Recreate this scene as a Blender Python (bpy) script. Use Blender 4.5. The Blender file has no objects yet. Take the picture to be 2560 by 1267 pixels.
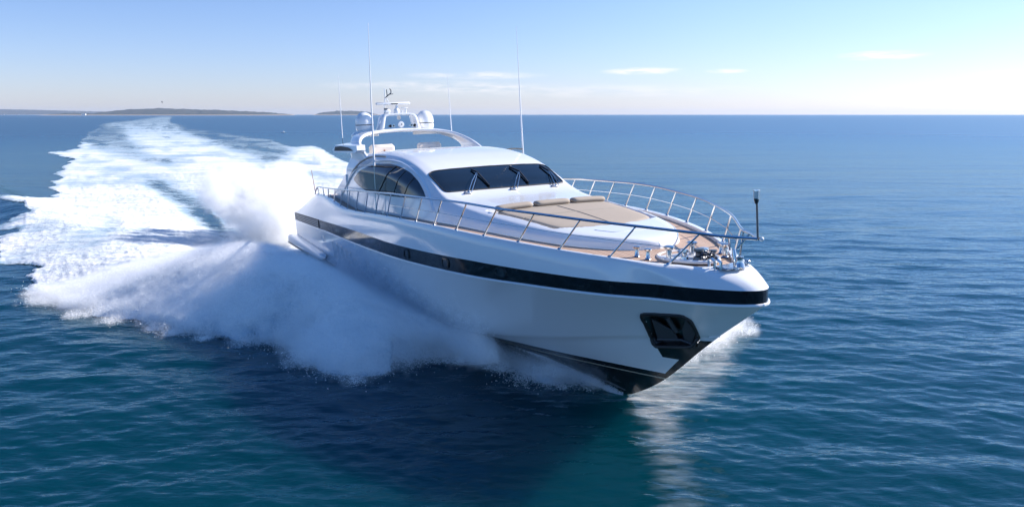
import bpy, math, numpy as np
from mathutils import Matrix, Vector
rng = np.random.default_rng(7)
rad = math.radians
SC = bpy.context.scene
COL = SC.collection

# ------------------------------------------------------------------ camera
CAM_H, FPX, PITCH = 7.347, 1850.0, rad(10.638)
cd = bpy.data.cameras.new('camera'); cam = bpy.data.objects.new('camera', cd); COL.objects.link(cam)
cam.location = (0, 0, CAM_H); cam.rotation_euler = (rad(90) - PITCH, 0, 0)
cd.sensor_width = 36; cd.lens = FPX / 2560 * 36; cd.clip_start = 0.5; cd.clip_end = 60000
SC.camera = cam
SC.view_settings.view_transform = 'Standard'; SC.view_settings.look = 'None'
SC.view_settings.exposure = 0.7; SC.view_settings.gamma = 1.0
SC.cycles.use_denoising = True
SC.cycles.max_bounces = 12; SC.cycles.diffuse_bounces = 10; SC.cycles.glossy_bounces = 4
SC.cycles.transparent_max_bounces = 12; SC.cycles.volume_bounces = 6; SC.cycles.volume_step_rate = 1.0
SC.cycles.sample_clamp_indirect = 8

# ------------------------------------------------------------------ sun and sky
SUN_EL, SUN_AZ = rad(34), rad(18)          # azimuth measured from +X towards +Y
sd = bpy.data.lights.new('sun', 'SUN'); sun = bpy.data.objects.new('sun', sd); COL.objects.link(sun)
sd.energy = 5.0; sd.angle = rad(0.5); sd.color = (1.0, 0.92, 0.83)
sdir = Vector((math.cos(SUN_EL) * math.cos(SUN_AZ), math.cos(SUN_EL) * math.sin(SUN_AZ), math.sin(SUN_EL)))
sun.rotation_euler = sdir.to_track_quat('Z', 'Y').to_euler()
W = bpy.data.worlds.new('World'); SC.world = W; W.use_nodes = True
nt = W.node_tree; nt.nodes.clear()
def N(t, ty, **k):
    n = t.nodes.new(ty)
    for a, b in k.items():
        setattr(n, a, b)
    return n
def M_(t, op, a, b=None, c=None, clamp=False):
    n = N(t, 'ShaderNodeMath', operation=op, use_clamp=clamp)
    for i, v in enumerate((a, b, c)):
        if v is None: continue
        if hasattr(v, 'is_linked'): t.links.new(v, n.inputs[i])
        else: n.inputs[i].default_value = v
    return n.outputs[0]
def mixc(t, fac, a, b, blend='MIX'):
    n = N(t, 'ShaderNodeMix', data_type='RGBA', blend_type=blend)
    for i, v in ((0, fac), (6, a), (7, b)):
        if hasattr(v, 'is_linked'): t.links.new(v, n.inputs[i])
        else: n.inputs[i].default_value = v if i == 0 else (*v, 1)
    return n.outputs[2]
sky = N(nt, 'ShaderNodeTexSky', sky_type='NISHITA', sun_disc=False, sun_elevation=SUN_EL,
        sun_rotation=rad(90) - SUN_AZ, altitude=0, air_density=1.0, dust_density=.3, ozone_density=3.0)
tcw = N(nt, 'ShaderNodeTexCoord'); sxyz = N(nt, 'ShaderNodeSeparateXYZ'); nt.links.new(tcw.outputs['Generated'], sxyz.inputs[0])
azv = M_(nt, 'ARCTAN2', sxyz.outputs[0], sxyz.outputs[1]); elv = M_(nt, 'ARCSINE', sxyz.outputs[2])
cb = N(nt, 'ShaderNodeCombineXYZ'); nt.links.new(M_(nt, 'MULTIPLY', azv, 9), cb.inputs[0]); nt.links.new(M_(nt, 'MULTIPLY', elv, 60), cb.inputs[1])
nz = N(nt, 'ShaderNodeTexNoise'); nz.inputs['Scale'].default_value = 2.2; nz.inputs['Detail'].default_value = 6; nz.inputs['Roughness'].default_value = .6
nt.links.new(cb.outputs[0], nz.inputs['Vector'])
tot = None
# thin clouds low over the sea: azimuth, elevation, half width, half height (radians), strength
for (a, e, wa, we, s) in [(0.172, 0.0545, .060, .0055, .75), (0.275, 0.0535, .030, .0035, .6), (0.452, 0.068, .055, .0065, .85),
                          (-0.045, 0.050, .10, .006, .45), (-0.10, 0.036, .16, .008, .4), (0.60, 0.044, .07, .004, .5), (0.10, 0.03, .25, .010, .25)]:
    q = M_(nt, 'ADD', M_(nt, 'POWER', M_(nt, 'ABSOLUTE', M_(nt, 'DIVIDE', M_(nt, 'SUBTRACT', azv, a), wa)), 2.0),
           M_(nt, 'POWER', M_(nt, 'ABSOLUTE', M_(nt, 'DIVIDE', M_(nt, 'SUBTRACT', elv, e), we)), 2.0))
    g = M_(nt, 'MULTIPLY', M_(nt, 'SUBTRACT', 1.0, q, clamp=True), s)
    tot = g if tot is None else M_(nt, 'ADD', tot, g)
cl = M_(nt, 'MULTIPLY', tot, M_(nt, 'MULTIPLY', M_(nt, 'SUBTRACT', nz.outputs[0], .40), 5.0, clamp=True), clamp=True)
tf = M_(nt, 'MULTIPLY', M_(nt, 'MAXIMUM', elv, 0.0), 1 / .30, clamp=True)
tf = M_(nt, 'POWER', tf, .75)
tint = mixc(nt, tf, (.55, .55, .76), (.56, .61, .75))
th_ = M_(nt, 'MULTIPLY', M_(nt, 'SUBTRACT', elv, .32), 1 / .40, clamp=True)
tint = mixc(nt, th_, tint, (.44, .74, 1.0))
# sky tint changed towards -X and behind the viewer to set the shade fill
back = M_(nt, 'MULTIPLY', M_(nt, 'SUBTRACT', M_(nt, 'ADD', M_(nt, 'MULTIPLY', sxyz.outputs[0], -.55), M_(nt, 'MULTIPLY', sxyz.outputs[1], -.83)), -.35), 1 / .9, clamp=True)
lft = M_(nt, 'MULTIPLY', M_(nt, 'SUBTRACT', .25, azv), .9, clamp=True)
lft = M_(nt, 'MULTIPLY', lft, M_(nt, 'ADD', M_(nt, 'MULTIPLY', elv, 2.0), .12, clamp=True))
tint = mixc(nt, 1.0, tint, mixc(nt, lft, (1, 1, 1), (.36, .47, .62)), 'MULTIPLY')
tint = mixc(nt, 1.0, tint, mixc(nt, back, (1, 1, 1), (.74, .98, 1.06)), 'MULTIPLY')
skyc = mixc(nt, 1.0, sky.outputs[0], tint, 'MULTIPLY')
skyc = mixc(nt, cl, skyc, (5.2, 4.8, 4.7))
bg = N(nt, 'ShaderNodeBackground'); bg.inputs[1].default_value = 0.15
nt.links.new(skyc, bg.inputs[0]); wo = N(nt, 'ShaderNodeOutputWorld'); nt.links.new(bg.outputs[0], wo.inputs[0])

# ------------------------------------------------------------------ frames of reference
YAW, TRIM, ROLL = 0.47126901, 0.03471321, 0.02855922
ORG = np.array([4.35065, 16.07208, 0.82])
def boat_axes():
    ct, st = math.cos(TRIM), math.sin(TRIM)
    F = np.array([math.sin(YAW) * ct, -math.cos(YAW) * ct, st]); P = np.array([math.cos(YAW), math.sin(YAW), 0.])
    U = np.cross(F, P); cr, sr = math.cos(ROLL), math.sin(ROLL)
    return np.stack([F, P * cr + U * sr, U * cr - P * sr], 1)
RB = boat_axes()
def to_local(w): return (np.asarray(w, float) - ORG) @ RB
def to_world(l): return np.asarray(l, float) @ RB.T + ORG
cp, sp = math.cos(PITCH), math.sin(PITCH)
def trace(px, py, z=0.0):       # survey point of the photograph -> place on the sea (or at height z)
    px = np.asarray(px, float); py = np.asarray(py, float)
    a = (px - 1280) / FPX; b = (633.5 - py) / FPX
    d = np.stack([a, cp + b * sp, -sp + b * cp], -1)
    t = (z - CAM_H) / d[..., 2]
    return d * t[..., None] + np.array([0, 0, CAM_H])
def survey(p):                  # the reverse, for looking places up in the traced chart of the wake
    d = p - np.array([0, 0, CAM_H]); zc = d[..., 1] * cp - d[..., 2] * sp; u = d[..., 1] * sp + d[..., 2] * cp
    zc = np.where(zc < .5, 1e9, zc)
    return 1280 + FPX * d[..., 0] / zc, 633.5 - FPX * u / zc

# ------------------------------------------------------------------ materials
def mat(name, color, rough=.4, metal=0., coat=0., spec=.5, noise=None, ior=None, var=0.03):
    m = bpy.data.materials.new(name); m.use_nodes = True; t = m.node_tree; p = t.nodes['Principled BSDF']
    p.inputs['Base Color'].default_value = (*color, 1); p.inputs['Roughness'].default_value = rough
    p.inputs['Metallic'].default_value = metal; p.inputs['Coat Weight'].default_value = coat
    p.inputs['Coat Roughness'].default_value = .04; p.inputs['Specular IOR Level'].default_value = spec
    if ior: p.inputs['IOR'].default_value = ior
    tc = N(t, 'ShaderNodeTexCoord'); nn = N(t, 'ShaderNodeTexNoise'); nn.inputs['Scale'].default_value = noise or 1.5
    nn.inputs['Detail'].default_value = 5; t.links.new(tc.outputs['Object'], nn.inputs['Vector'])
    f = M_(t, 'MULTIPLY', M_(t, 'SUBTRACT', nn.outputs[0], .5), var * 4)
    f = M_(t, 'ADD', f, 1.0)
    cmb = N(t, 'ShaderNodeVectorMath', operation='SCALE'); cmb.inputs[0].default_value = color; t.links.new(f, cmb.inputs['Scale'])
    t.links.new(cmb.outputs[0], p.inputs['Base Color'])
    r = M_(t, 'ADD', M_(t, 'MULTIPLY', nn.outputs[0], rough * .5), rough * .75); t.links.new(r, p.inputs['Roughness'])
    return m
MT = {}
MT['white'] = mat('gelcoat_white', (.80, .80, .80), .16, 0, .6, var=.012)
MT['black'] = mat('gloss_black_band', (.006, .007, .009), .06, 0, 0, spec=.4)
MT['glass'] = mat('tinted_glass', (.006, .008, .011), .03, 0, .0, spec=.55)
MT['sideglass'] = mat('tinted_side_glass', (.012, .020, .026), .05, 0, .2, spec=.45)
MT['steel'] = mat('polished_steel', (.62, .62, .62), .16, 1., var=.02)
MT['darksteel'] = mat('dark_steel', (.12, .12, .13), .3, 1.)
MT['galv'] = mat('galvanised', (.07, .073, .08), .5, .3)
MT['rubber'] = mat('black_rubber', (.015, .015, .016), .5)
MT['cushion'] = mat('tan_cushion', (.37, .31, .25), .85, noise=14, var=.05)
MT['seat'] = mat('cream_vinyl', (.78, .70, .62), .5)
MT['grey'] = mat('grey_recess', (.22, .20, .17), .5)
MT['lens'] = mat('lamp_lens', (.65, .66, .62), .08, 0, .8)
MT['darkred'] = mat('brown_leather', (.30, .12, .06), .5)
MT['whip'] = mat('antenna_white', (.80, .80, .82), .35)
MT['vent'] = mat('well_grey', (.45, .47, .50), .4)  # even grey for the floor of the anchor well
def teak():
    m = bpy.data.materials.new('teak_planks'); m.use_nodes = True; t = m.node_tree; p = t.nodes['Principled BSDF']
    tc = N(t, 'ShaderNodeTexCoord'); s = N(t, 'ShaderNodeSeparateXYZ'); t.links.new(tc.outputs['Object'], s.inputs[0])
    pl = M_(t, 'DIVIDE', s.outputs[1], .085); fr = M_(t, 'FRACT', pl); fl = M_(t, 'FLOOR', pl)
    wn = N(t, 'ShaderNodeTexWhiteNoise', noise_dimensions='1D'); t.links.new(fl, wn.inputs['W'])
    mp = N(t, 'ShaderNodeMapping'); mp.inputs['Scale'].default_value = (1.5, 30, 1); t.links.new(tc.outputs['Object'], mp.inputs[0])
    nn = N(t, 'ShaderNodeTexNoise'); nn.inputs['Detail'].default_value = 4; t.links.new(mp.outputs[0], nn.inputs['Vector'])
    base = mixc(t, wn.outputs[0], (.46, .31, .22), (.58, .42, .32)); base = mixc(t, M_(t, 'MULTIPLY', nn.outputs[0], .5), base, (.38, .26, .19))
    seam = M_(t, 'LESS_THAN', fr, .13)
    t.links.new(mixc(t, seam, base, (.06, .05, .045)), p.inputs['Base Color']); p.inputs['Roughness'].default_value = .65
    return m
MT['teak'] = teak()
def hullmat():
    m = bpy.data.materials.new('hull_paint'); m.use_nodes = True; t = m.node_tree; p = t.nodes['Principled BSDF']
    tc = N(t, 'ShaderNodeTexCoord'); s = N(t, 'ShaderNodeSeparateXYZ'); t.links.new(tc.outputs['Object'], s.inputs[0])
    x, z = s.outputs[0], s.outputs[2]
    lim = M_(t, 'ADD', .42, M_(t, 'MULTIPLY', M_(t, 'ADD', x, 3.0), -.015))
    boot = M_(t, 'LESS_THAN', z, lim)
    stem = M_(t, 'MULTIPLY', M_(t, 'LESS_THAN', z, M_(t, 'ADD', M_(t, 'MULTIPLY', M_(t, 'ADD', x, .70), .89), .85)), M_(t, 'LESS_THAN', z, .95))
    stem2 = M_(t, 'MULTIPLY', M_(t, 'GREATER_THAN', x, -1.02), M_(t, 'LESS_THAN', z, M_(t, 'ADD', 1.42, M_(t, 'MULTIPLY', M_(t, 'ADD', x, .9), .12))))
    stem2 = M_(t, 'MULTIPLY', stem2, M_(t, 'GREATER_THAN', z, .9))
    blk = M_(t, 'MAXIMUM', M_(t, 'MAXIMUM', boot, stem), stem2)
    d = M_(t, 'ABSOLUTE', M_(t, 'SUBTRACT', z, M_(t, 'SUBTRACT', lim, .17)))
    line = M_(t, 'MULTIPLY', M_(t, 'LESS_THAN', d, .018), M_(t, 'LESS_THAN', x, -1.2))
    c = mixc(t, blk, (.80, .80, .80), (.010, .011, .014)); c = mixc(t, line, c, (.45, .38, .28))
    t.links.new(c, p.inputs['Base Color']); p.inputs['Roughness'].default_value = .14; p.inputs['Coat Weight'].default_value = .6
    p.inputs['Coat Roughness'].default_value = .03
    return m
MT['hull'] = hullmat()

# ------------------------------------------------------------------ mesh helpers
def mesh_obj(name, V, Fc, m, parent=None, smooth=True, auto=None):
    me = bpy.data.meshes.new(name)
    V = np.asarray(V, float)
    me.from_pydata(V.tolist(), [], [tuple(int(i) for i in f) for f in Fc]); me.materials.append(m)
    if smooth: me.polygons.foreach_set('use_smooth', [True] * len(me.polygons))
    me.update()
    if smooth and auto: 
        try: me.set_sharp_from_angle(angle=rad(auto))
        except Exception: pass
    o = bpy.data.objects.new(name, me); COL.objects.link(o)
    if parent is not None: o.parent = parent
    return o
class MB:
    def __init__(s): s.V = []; s.F = []; s.n = 0
    def add(s, V, Fc):
        V = np.asarray(V, float); s.V.append(V); s.F += [[i + s.n for i in f] for f in Fc]; s.n += len(V); return s
    def grid(s, G, closeu=False, closev=False):
        a, b = G.shape[:2]; Fc = []
        for i in range(a if closeu else a - 1):
            for j in range(b if closev else b - 1):
                i2, j2 = (i + 1) % a, (j + 1) % b
                Fc.append([i * b + j, i * b + j2, i2 * b + j2, i2 * b + j])
        return s.add(G.reshape(-1, 3), Fc)
    def tube(s, P, r, k=8, cap=True, flat=1.0):
        P = np.asarray(P, float); n = len(P); r = np.broadcast_to(np.asarray(r, float), (n,))
        T = np.gradient(P, axis=0); T /= np.linalg.norm(T, axis=1)[:, None] + 1e-12
        ref = np.array([0, 0, 1.]) if abs(T[0][2]) < .9 else np.array([1., 0, 0])
        G = np.zeros((n, k, 3)); A = np.cross(T[0], ref); A /= np.linalg.norm(A)
        for i in range(n):
            A = A - T[i] * (A @ T[i]); A /= np.linalg.norm(A); B = np.cross(T[i], A)
            for j in range(k):
                th = 2 * math.pi * j / k
                G[i, j] = P[i] + r[i] * (math.cos(th) * A + flat * math.sin(th) * B)
        s.grid(G, closev=True)
        if cap:
            b = s.n - n * k
            s.F.append([b + j for j in range(k)]); s.F.append([b + (n - 1) * k + j for j in range(k)][::-1])
        return s
    def lathe(s, prof, k=24, c=(0, 0, 0), axis=2):
        th = np.linspace(0, 2 * math.pi, k, endpoint=False); G = np.zeros((len(prof), k, 3))
        for i, (r, z) in enumerate(prof):
            a = np.stack([r * np.cos(th), r * np.sin(th), np.full(k, z)], 1)
            if axis == 0: a = a[:, [2, 0, 1]]
            if axis == 1: a = a[:, [1, 2, 0]]
            G[i] = a + np.array(c)
        return s.grid(G, closev=True)
    def box(s, c, d, bev=0.0, Rm=None):
        c = np.array(c, float); h = np.array(d, float) / 2; b = min(bev, *(h * .99))
        V = []; idx = {}
        for sx in (-1, 1):
            for sy in (-1, 1):
                for sz in (-1, 1):
                    for ax in range(3):
                        p = np.array([sx, sy, sz]) * (h - b); p[ax] = (sx, sy, sz)[ax] * h[ax]
                        idx[(sx, sy, sz, ax)] = len(V); V.append(p)
        Fc = []
        for ax in range(3):
            o1, o2 = [a for a in range(3) if a != ax]
            for sg in (-1, 1):
                q = []
                for (u, v) in ((-1, -1), (1, -1), (1, 1), (-1, 1)):
                    k = [0, 0, 0]; k[ax] = sg; k[o1] = u; k[o2] = v; q.append(idx[(*k, ax)])
                Fc.append(q)
        for ax in range(3):       # edges along ax
            o1, o2 = [a for a in range(3) if a != ax]
            for u in (-1, 1):
                for v in (-1, 1):
                    def K(w, f):
                        k = [0, 0, 0]; k[ax] = w; k[o1] = u; k[o2] = v; return idx[(*k, f)]
                    Fc.append([K(-1, o1), K(1, o1), K(1, o2), K(-1, o2)])
        for sx in (-1, 1):
            for sy in (-1, 1):
                for sz in (-1, 1): Fc.append([idx[(sx, sy, sz, a)] for a in range(3)])
        V = np.array(V)
        if Rm is not None: V = V @ np.array(Rm).T
        return s.add(V + c, Fc)
    def build(s, name, m, parent=None, smooth=True, auto=40, fix=True):
        o = mesh_obj(name, np.concatenate(s.V), s.F, m, parent, False)
        if fix:
            import bmesh
            bm = bmesh.new(); bm.from_mesh(o.data); bmesh.ops.recalc_face_normals(bm, faces=bm.faces); bm.to_mesh(o.data); bm.free()
        if smooth:
            o.data.polygons.foreach_set('use_smooth', [True] * len(o.data.polygons))
            try: o.data.set_sharp_from_angle(angle=rad(auto))
            except Exception: pass
        return o
def empty(name, label=None, cat=None, parent=None):
    o = bpy.data.objects.new(name, None); COL.objects.link(o); o.empty_display_size = .1
    if label: o['label'] = label
    if cat: o['category'] = cat
    if parent is not None: o.parent = parent
    return o
def pch(xq, xs, ys):            # monotone cubic interpolation, xs any order
    xs = np.asarray(xs, float); ys = np.asarray(ys, float); k = np.argsort(xs); xs, ys = xs[k], ys[k]
    h = np.diff(xs); d = np.diff(ys) / h; m = np.zeros(len(xs))
    for i in range(1, len(xs) - 1):
        if d[i - 1] * d[i] > 0:
            w1 = 2 * h[i] + h[i - 1]; w2 = h[i] + 2 * h[i - 1]; m[i] = (w1 + w2) / (w1 / d[i - 1] + w2 / d[i])
    m[0], m[-1] = d[0], d[-1]
    xq = np.clip(np.asarray(xq, float), xs[0], xs[-1]); i = np.clip(np.searchsorted(xs, xq) - 1, 0, len(h) - 1)
    t = (xq - xs[i]) / h[i]; t2, t3 = t * t, t * t * t
    return ys[i] * (2 * t3 - 3 * t2 + 1) + h[i] * m[i] * (t3 - 2 * t2 + t) + ys[i + 1] * (3 * t2 - 2 * t3) + h[i] * m[i + 1] * (t3 - t2)
def smooth_step(a, b, x):
    t = np.clip((x - a) / (b - a), 0, 1); return t * t * (3 - 2 * t)
def vnoise(P, seed=0):          # 2-D lattice noise in [-1,1], vectorised
    P = np.asarray(P, float); I = np.floor(P).astype(np.int64); f = P - I; u = f * f * (3 - 2 * f)
    def h(ix, iy):
        n = (ix * 374761393 + iy * 668265263 + seed * 974634777) & 0xffffffff
        n = ((n ^ (n >> 13)) * 1274126177) & 0xffffffff
        return ((n ^ (n >> 16)) & 0xffff) / 32767.5 - 1
    a, b = h(I[..., 0], I[..., 1]), h(I[..., 0] + 1, I[..., 1]); c, d = h(I[..., 0], I[..., 1] + 1), h(I[..., 0] + 1, I[..., 1] + 1)
    return (a * (1 - u[..., 0]) + b * u[..., 0]) * (1 - u[..., 1]) + (c * (1 - u[..., 0]) + d * u[..., 0]) * u[..., 1]
def fbm(P, o=4, seed=0):
    r = 0; a = 1; s = 0
    for i in range(o): r = r + a * vnoise(P * 2 ** i + 17.3 * i, seed + i); s += a; a *= .55
    return r / s

# ================================================================== THE YACHT
yacht = empty('motor_yacht', 'large white motor yacht with black hull stripe speeding towards the viewer', 'yacht')
Mx = Matrix.Identity(4)
for i in range(3):
    for j in range(3): Mx[i][j] = float(RB[i][j])
    Mx[i][3] = float(ORG[i])
yacht.matrix_world = Mx

# ---- hull lines (local: x forward, y to port, z up)
BX = [.8, .77, .68, .5, .3, 0, -1.14, -2.39, -3.67, -4.97, -6.29, -7.6, -8.9, -10.2, -11.6, -17, -20, -24, -28.2]
BY = [0, .25, .45, .68, .82, .97, 1.71, 2.28, 2.71, 3.05, 3.28, 3.43, 3.52, 3.58, 3.59, 3.56, 3.50, 3.38, 3.2]
ZX = [1, .7, 0, -1.14, -2.39, -3.67, -4.97, -6.3, -7.6, -10.2, -13, -15.65, -17, -18.1, -19.3, -20.4, -21.4, -22.5, -23.6, -25.2, -26.7, -28.2]
ZZ = [3.34, 3.35, 3.37, 3.46, 3.54, 3.61, 3.66, 3.70, 3.72, 3.69, 3.61, 3.50, 3.48, 3.52, 3.62, 3.71, 3.75, 3.75, 3.6, 3.28, 2.93, 2.50]
def Bs(x): return pch(x, BX, BY)
def Zs(x): return pch(x, ZX, ZZ)
TX = [1.83, 1.81, 1.73, 1.6, 1.4, 1.15, .8, .4, 0, -1.14, -2.39, -3.67, -4.97, -6.29, -7.6, -8.9, -10.2, -11.6, -17, -20, -24, -28.2]
TY = [0, .10, .24, .38, .53, .68, .86, 1.03, 1.18, 1.84, 2.4, 2.83, 3.17, 3.40, 3.55, 3.64, 3.70, 3.71, 3.69, 3.67, 3.63, 3.58]
ZBTX = [1.83, .8, -1, -2.8, -5, -6.25, -9.2, -11.6, -14.5, -22.2, -28.2]; ZBT = [2.99, 2.97, 2.94, 2.96, 2.97, 2.95, 2.87, 2.81, 2.78, 2.60, 2.44]
ZBBX = [1.83, .34, -1, -2.84, -5, -7, -9.8, -14, -22.3, -28.2]; ZBB = [2.71, 2.65, 2.63, 2.62, 2.57, 2.52, 2.43, 2.31, 2.19, 2.06]
def tpar(n): 
    t = np.linspace(0, 1, n); return t ** 2.2
def curve(x0, x1, n, yf, zf):
    g = tpar(n); x = x0 + (x1 - x0) * g; return np.stack([x, yf(x), zf(x)], 1)
NH = 150; XS = -28.2
inx = lambda y0: (lambda x: np.maximum(pch(x, BX, BY) - y0, 0))
c_in0 = curve(.66, XS, NH, lambda x: np.maximum(pch(np.minimum(x, .66) + .0, [b - .14 if i < 5 else b for i, b in enumerate(BX)], BY) - .13 * smooth_step(.66, 0, x), 0), lambda x: Zs(x) - .16)
c_in1 = c_in0.copy(); c_in1[:, 1] += .01 * (c_in0[:, 1] > 0); c_in1[:, 2] += .15
c_sh = curve(.8, XS, NH, Bs, Zs)
c_top = curve(1.83, XS, NH, lambda x: pch(x, TX, TY), lambda x: pch(x, ZBTX, ZBT))
def shoulder(w, bulge):
    p = c_sh * (1 - w) + c_top * w
    p[:, 2] += bulge * (c_sh[:, 2] - c_top[:, 2]); p[:, 1] *= 1 + .02 * bulge; p[:, 0] += .0
    return p
top_rows = [c_in0, c_in1, c_sh] + [shoulder(w, b) for w, b in ((.2, .13), (.4, .20), (.6, .22), (.8, .15), (.93, .06))] + [c_top]
c_bb = curve(1.83, XS, NH, lambda x: pch(x, TX, TY) - .015 * (x < 1.8), lambda x: pch(x, ZBBX, ZBB))
c_b0 = c_bb.copy(); c_b0[:, 2] -= .05; c_b0[0, 0] = 1.80
CX = [.6, .3, -.1, -1.04, -2.5, -4.2, -8, -12, -18, -28.2]; CY = [0, .12, .30, .70, 1.28, 1.90, 2.75, 3.1, 3.3, 3.3]
CZX = [.6, -.1, -1.04, -4.2, -8, -12, -18, -28.2]; CZ = [1.75, 1.62, 1.47, .9, .42, .12, -.1, -.25]
c_ch = curve(.6, XS, NH, lambda x: pch(x, CX, CY), lambda x: pch(x, CZX, CZ))
KX = [.6, -.05, -.8, -1.49, -2.33, -3.0, -5, -10, -28.2]; KZ = [1.75, 1.23, .60, .08, -.42, -.72, -1.15, -1.4, -1.3]
c_k = curve(.6, XS, NH, lambda x: x * 0, lambda x: pch(x, KX, KZ))
low_rows = [c_b0]
for w in np.linspace(0, 1, 22)[1:]:
    p = c_b0 * (1 - w) + c_ch * w
    p[:, 1] += np.sin(w * math.pi) * (-.05 + .11 * smooth_step(-3, -10, p[:, 0])) * smooth_step(0, .5, p[:, 1])
    low_rows.append(p)
step = c_ch.copy(); step[:, 1] = np.maximum(step[:, 1] - .05 * (step[:, 1] > .1), 0); step[:, 2] -= .03
low_rows.append(step)
for w in np.linspace(0, 1, 14)[1:]:
    p = step * (1 - w) + c_k * w; low_rows.append(p)
def both(rows, name, m, parent, skip=None, auto=35):
    b = MB(); G = np.stack(rows, 0)
    for s in (1, -1):
        H = G.copy(); H[..., 1] *= s; a, n = H.shape[:2]; Fc = []
        for i in range(a - 1):
            for j in range(n - 1):
                q = [i * n + j, i * n + j + 1, (i + 1) * n + j + 1, (i + 1) * n + j]
                if skip is not None and skip((H[i, j] + H[i + 1, j + 1]) / 2): continue
                Fc.append(q[::-1] if s > 0 else q)
        b.add(H.reshape(-1, 3), Fc)
    return b.build(name, m, parent, fix=False, auto=auto)
# anchor recess outline in side view (x, z)
AP = np.array([(-.78, 2.14), (.22, 2.24), (.30, 2.12), (.16, 1.72), (-.03, 1.38), (-.88, 1.25), (-.98, 1.42)])
def inpoly(x, y, P):
    x = np.asarray(x, float); y = np.asarray(y, float); c = np.zeros(np.broadcast(x, y).shape, bool); n = len(P)
    for i in range(n):
        x1, y1 = P[i]; x2, y2 = P[(i + 1) % n]
        if y1 == y2: continue
        k = ((y1 > y) != (y2 > y)) & (x < (x2 - x1) * (y - y1) / (y2 - y1) + x1); c ^= k
    return c
hull = both(top_rows, 'upper_hull', MT['white'], yacht, auto=60)
low = both(low_rows, 'hull', MT['hull'], yacht, skip=lambda p: bool(inpoly(p[0], p[2], AP * [1, 1])), auto=30)
band = both([c_top, c_top * .5 + c_bb * .5 + [0, .0, 0], c_bb], 'hull_band', MT['black'], yacht, auto=60)
low_G = np.stack(low_rows[:23], 0)
def hull_y(x, z):               # half-breadth of the topsides at (x, z)
    best = (low_G[..., 0] - x) ** 2 + (low_G[..., 2] - z) ** 2
    i = np.argsort(best.ravel())[:4]; w = 1 / (best.ravel()[i] + 1e-5); return float((low_G[..., 1].ravel()[i] * w).sum() / w.sum())
# rubbing strake
rs = (c_bb + c_b0) / 2
for s in (-1,):
    Lr = rs[:, :] * [1, 1, 1]; full = np.concatenate([(Lr * [1, -1, 1])[::-1], Lr[1:]])
    full[:, 1] += np.sign(full[:, 1]) * .02; full[NH - 1, 0] += .03
    MB().tube(full, .034, 8).build('rubbing_strake', MT['white'], yacht)
# transom
r_ = np.concatenate([np.stack([r[-1] for r in top_rows[2:]]), np.stack([c_bb[-1]]), np.stack([r[-1] for r in low_rows])])
Vt = np.concatenate([r_, (r_ * [1, -1, 1])[::-1]]); mesh_obj('transom', Vt, [list(range(len(Vt)))], MT['white'], yacht, False)
# deck
n_ = NH; Lp = c_in0.copy(); Lp[:, 2] += .06; cols = []
for w in np.linspace(-1, 1, 9):
    q = Lp.copy(); q[:, 1] *= w; q[:, 2] += .04 * (1 - w * w); cols.append(q)
MB().grid(np.stack(cols, 0)).build('deck', MT['teak'], yacht)

# anchor recess: liner, rim and anchor (starboard side)
def ap_pt(x, z, dep=0): return np.array([x - .15 * dep, -(max(hull_y(x, z), .02) + .012 - dep), z])
rimP = []
for i in range(len(AP)):
    a, b_ = AP[i], AP[(i + 1) % len(AP)]
    for k in range(8): rimP.append(a + (b_ - a) * k / 8)
rimP = np.array(rimP)
for _ in range(2): rimP = (np.roll(rimP, 1, 0) + 2 * rimP + np.roll(rimP, -1, 0)) / 4
pk = MB(); G = np.stack([[ap_pt(x, z, 0) for x, z in np.vstack([rimP, rimP[:1]])],
                         [ap_pt(-.33 + (x + .33) * .94, 1.75 + (z - 1.75) * .94, .10) for x, z in np.vstack([rimP, rimP[:1]])],
                         [ap_pt(-.33 + (x + .33) * .86, 1.75 + (z - 1.75) * .86, .20) for x, z in np.vstack([rimP, rimP[:1]])]], 0)
pk.grid(G); cen = G[2][:-1].mean(0); pk.add(np.vstack([G[2][:-1], cen]), [[i, (i + 1) % len(rimP), len(rimP)] for i in range(len(rimP))])
pocket = pk.build('anchor_pocket', MT['darksteel'], yacht)
R1 = np.array([ap_pt(x, z, -.004) for x, z in np.vstack([rimP, rimP[:2]])]); MB().tube(R1, .045, 8, cap=False).build('rim', MT['rubber'], pocket)
anc = MB()
def aq(x, z, d=.10): return ap_pt(x, z, d)
anc.tube([aq(-.30, 2.08, .12), aq(-.28, 1.90, .05), aq(-.30, 1.72, .06)], [.05, .055, .06], 10)
for P_ in ([(-.66, 2.00), (-.38, 1.74), (-.36, 1.44), (-.86, 1.40)], [(.16, 2.12), (-.16, 1.76), (-.22, 1.46), (-.08, 1.42), (.10, 1.74)]):
    f0 = [aq(x, z, .10) for x, z in P_]; f1 = [aq(x, z, .06) for x, z in P_]; k = len(P_)
    anc.add(f0 + f1, [list(range(k)), list(range(k, 2 * k))] + [[i, (i + 1) % k, k + (i + 1) % k, k + i] for i in range(k)])
anc.tube([aq(-.86, 1.42, .04), aq(-.30, 1.50, .03), aq(-.05, 1.44, .05)], .028, 8)
anc.build('anchor', MT['galv'], pocket)

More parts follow.
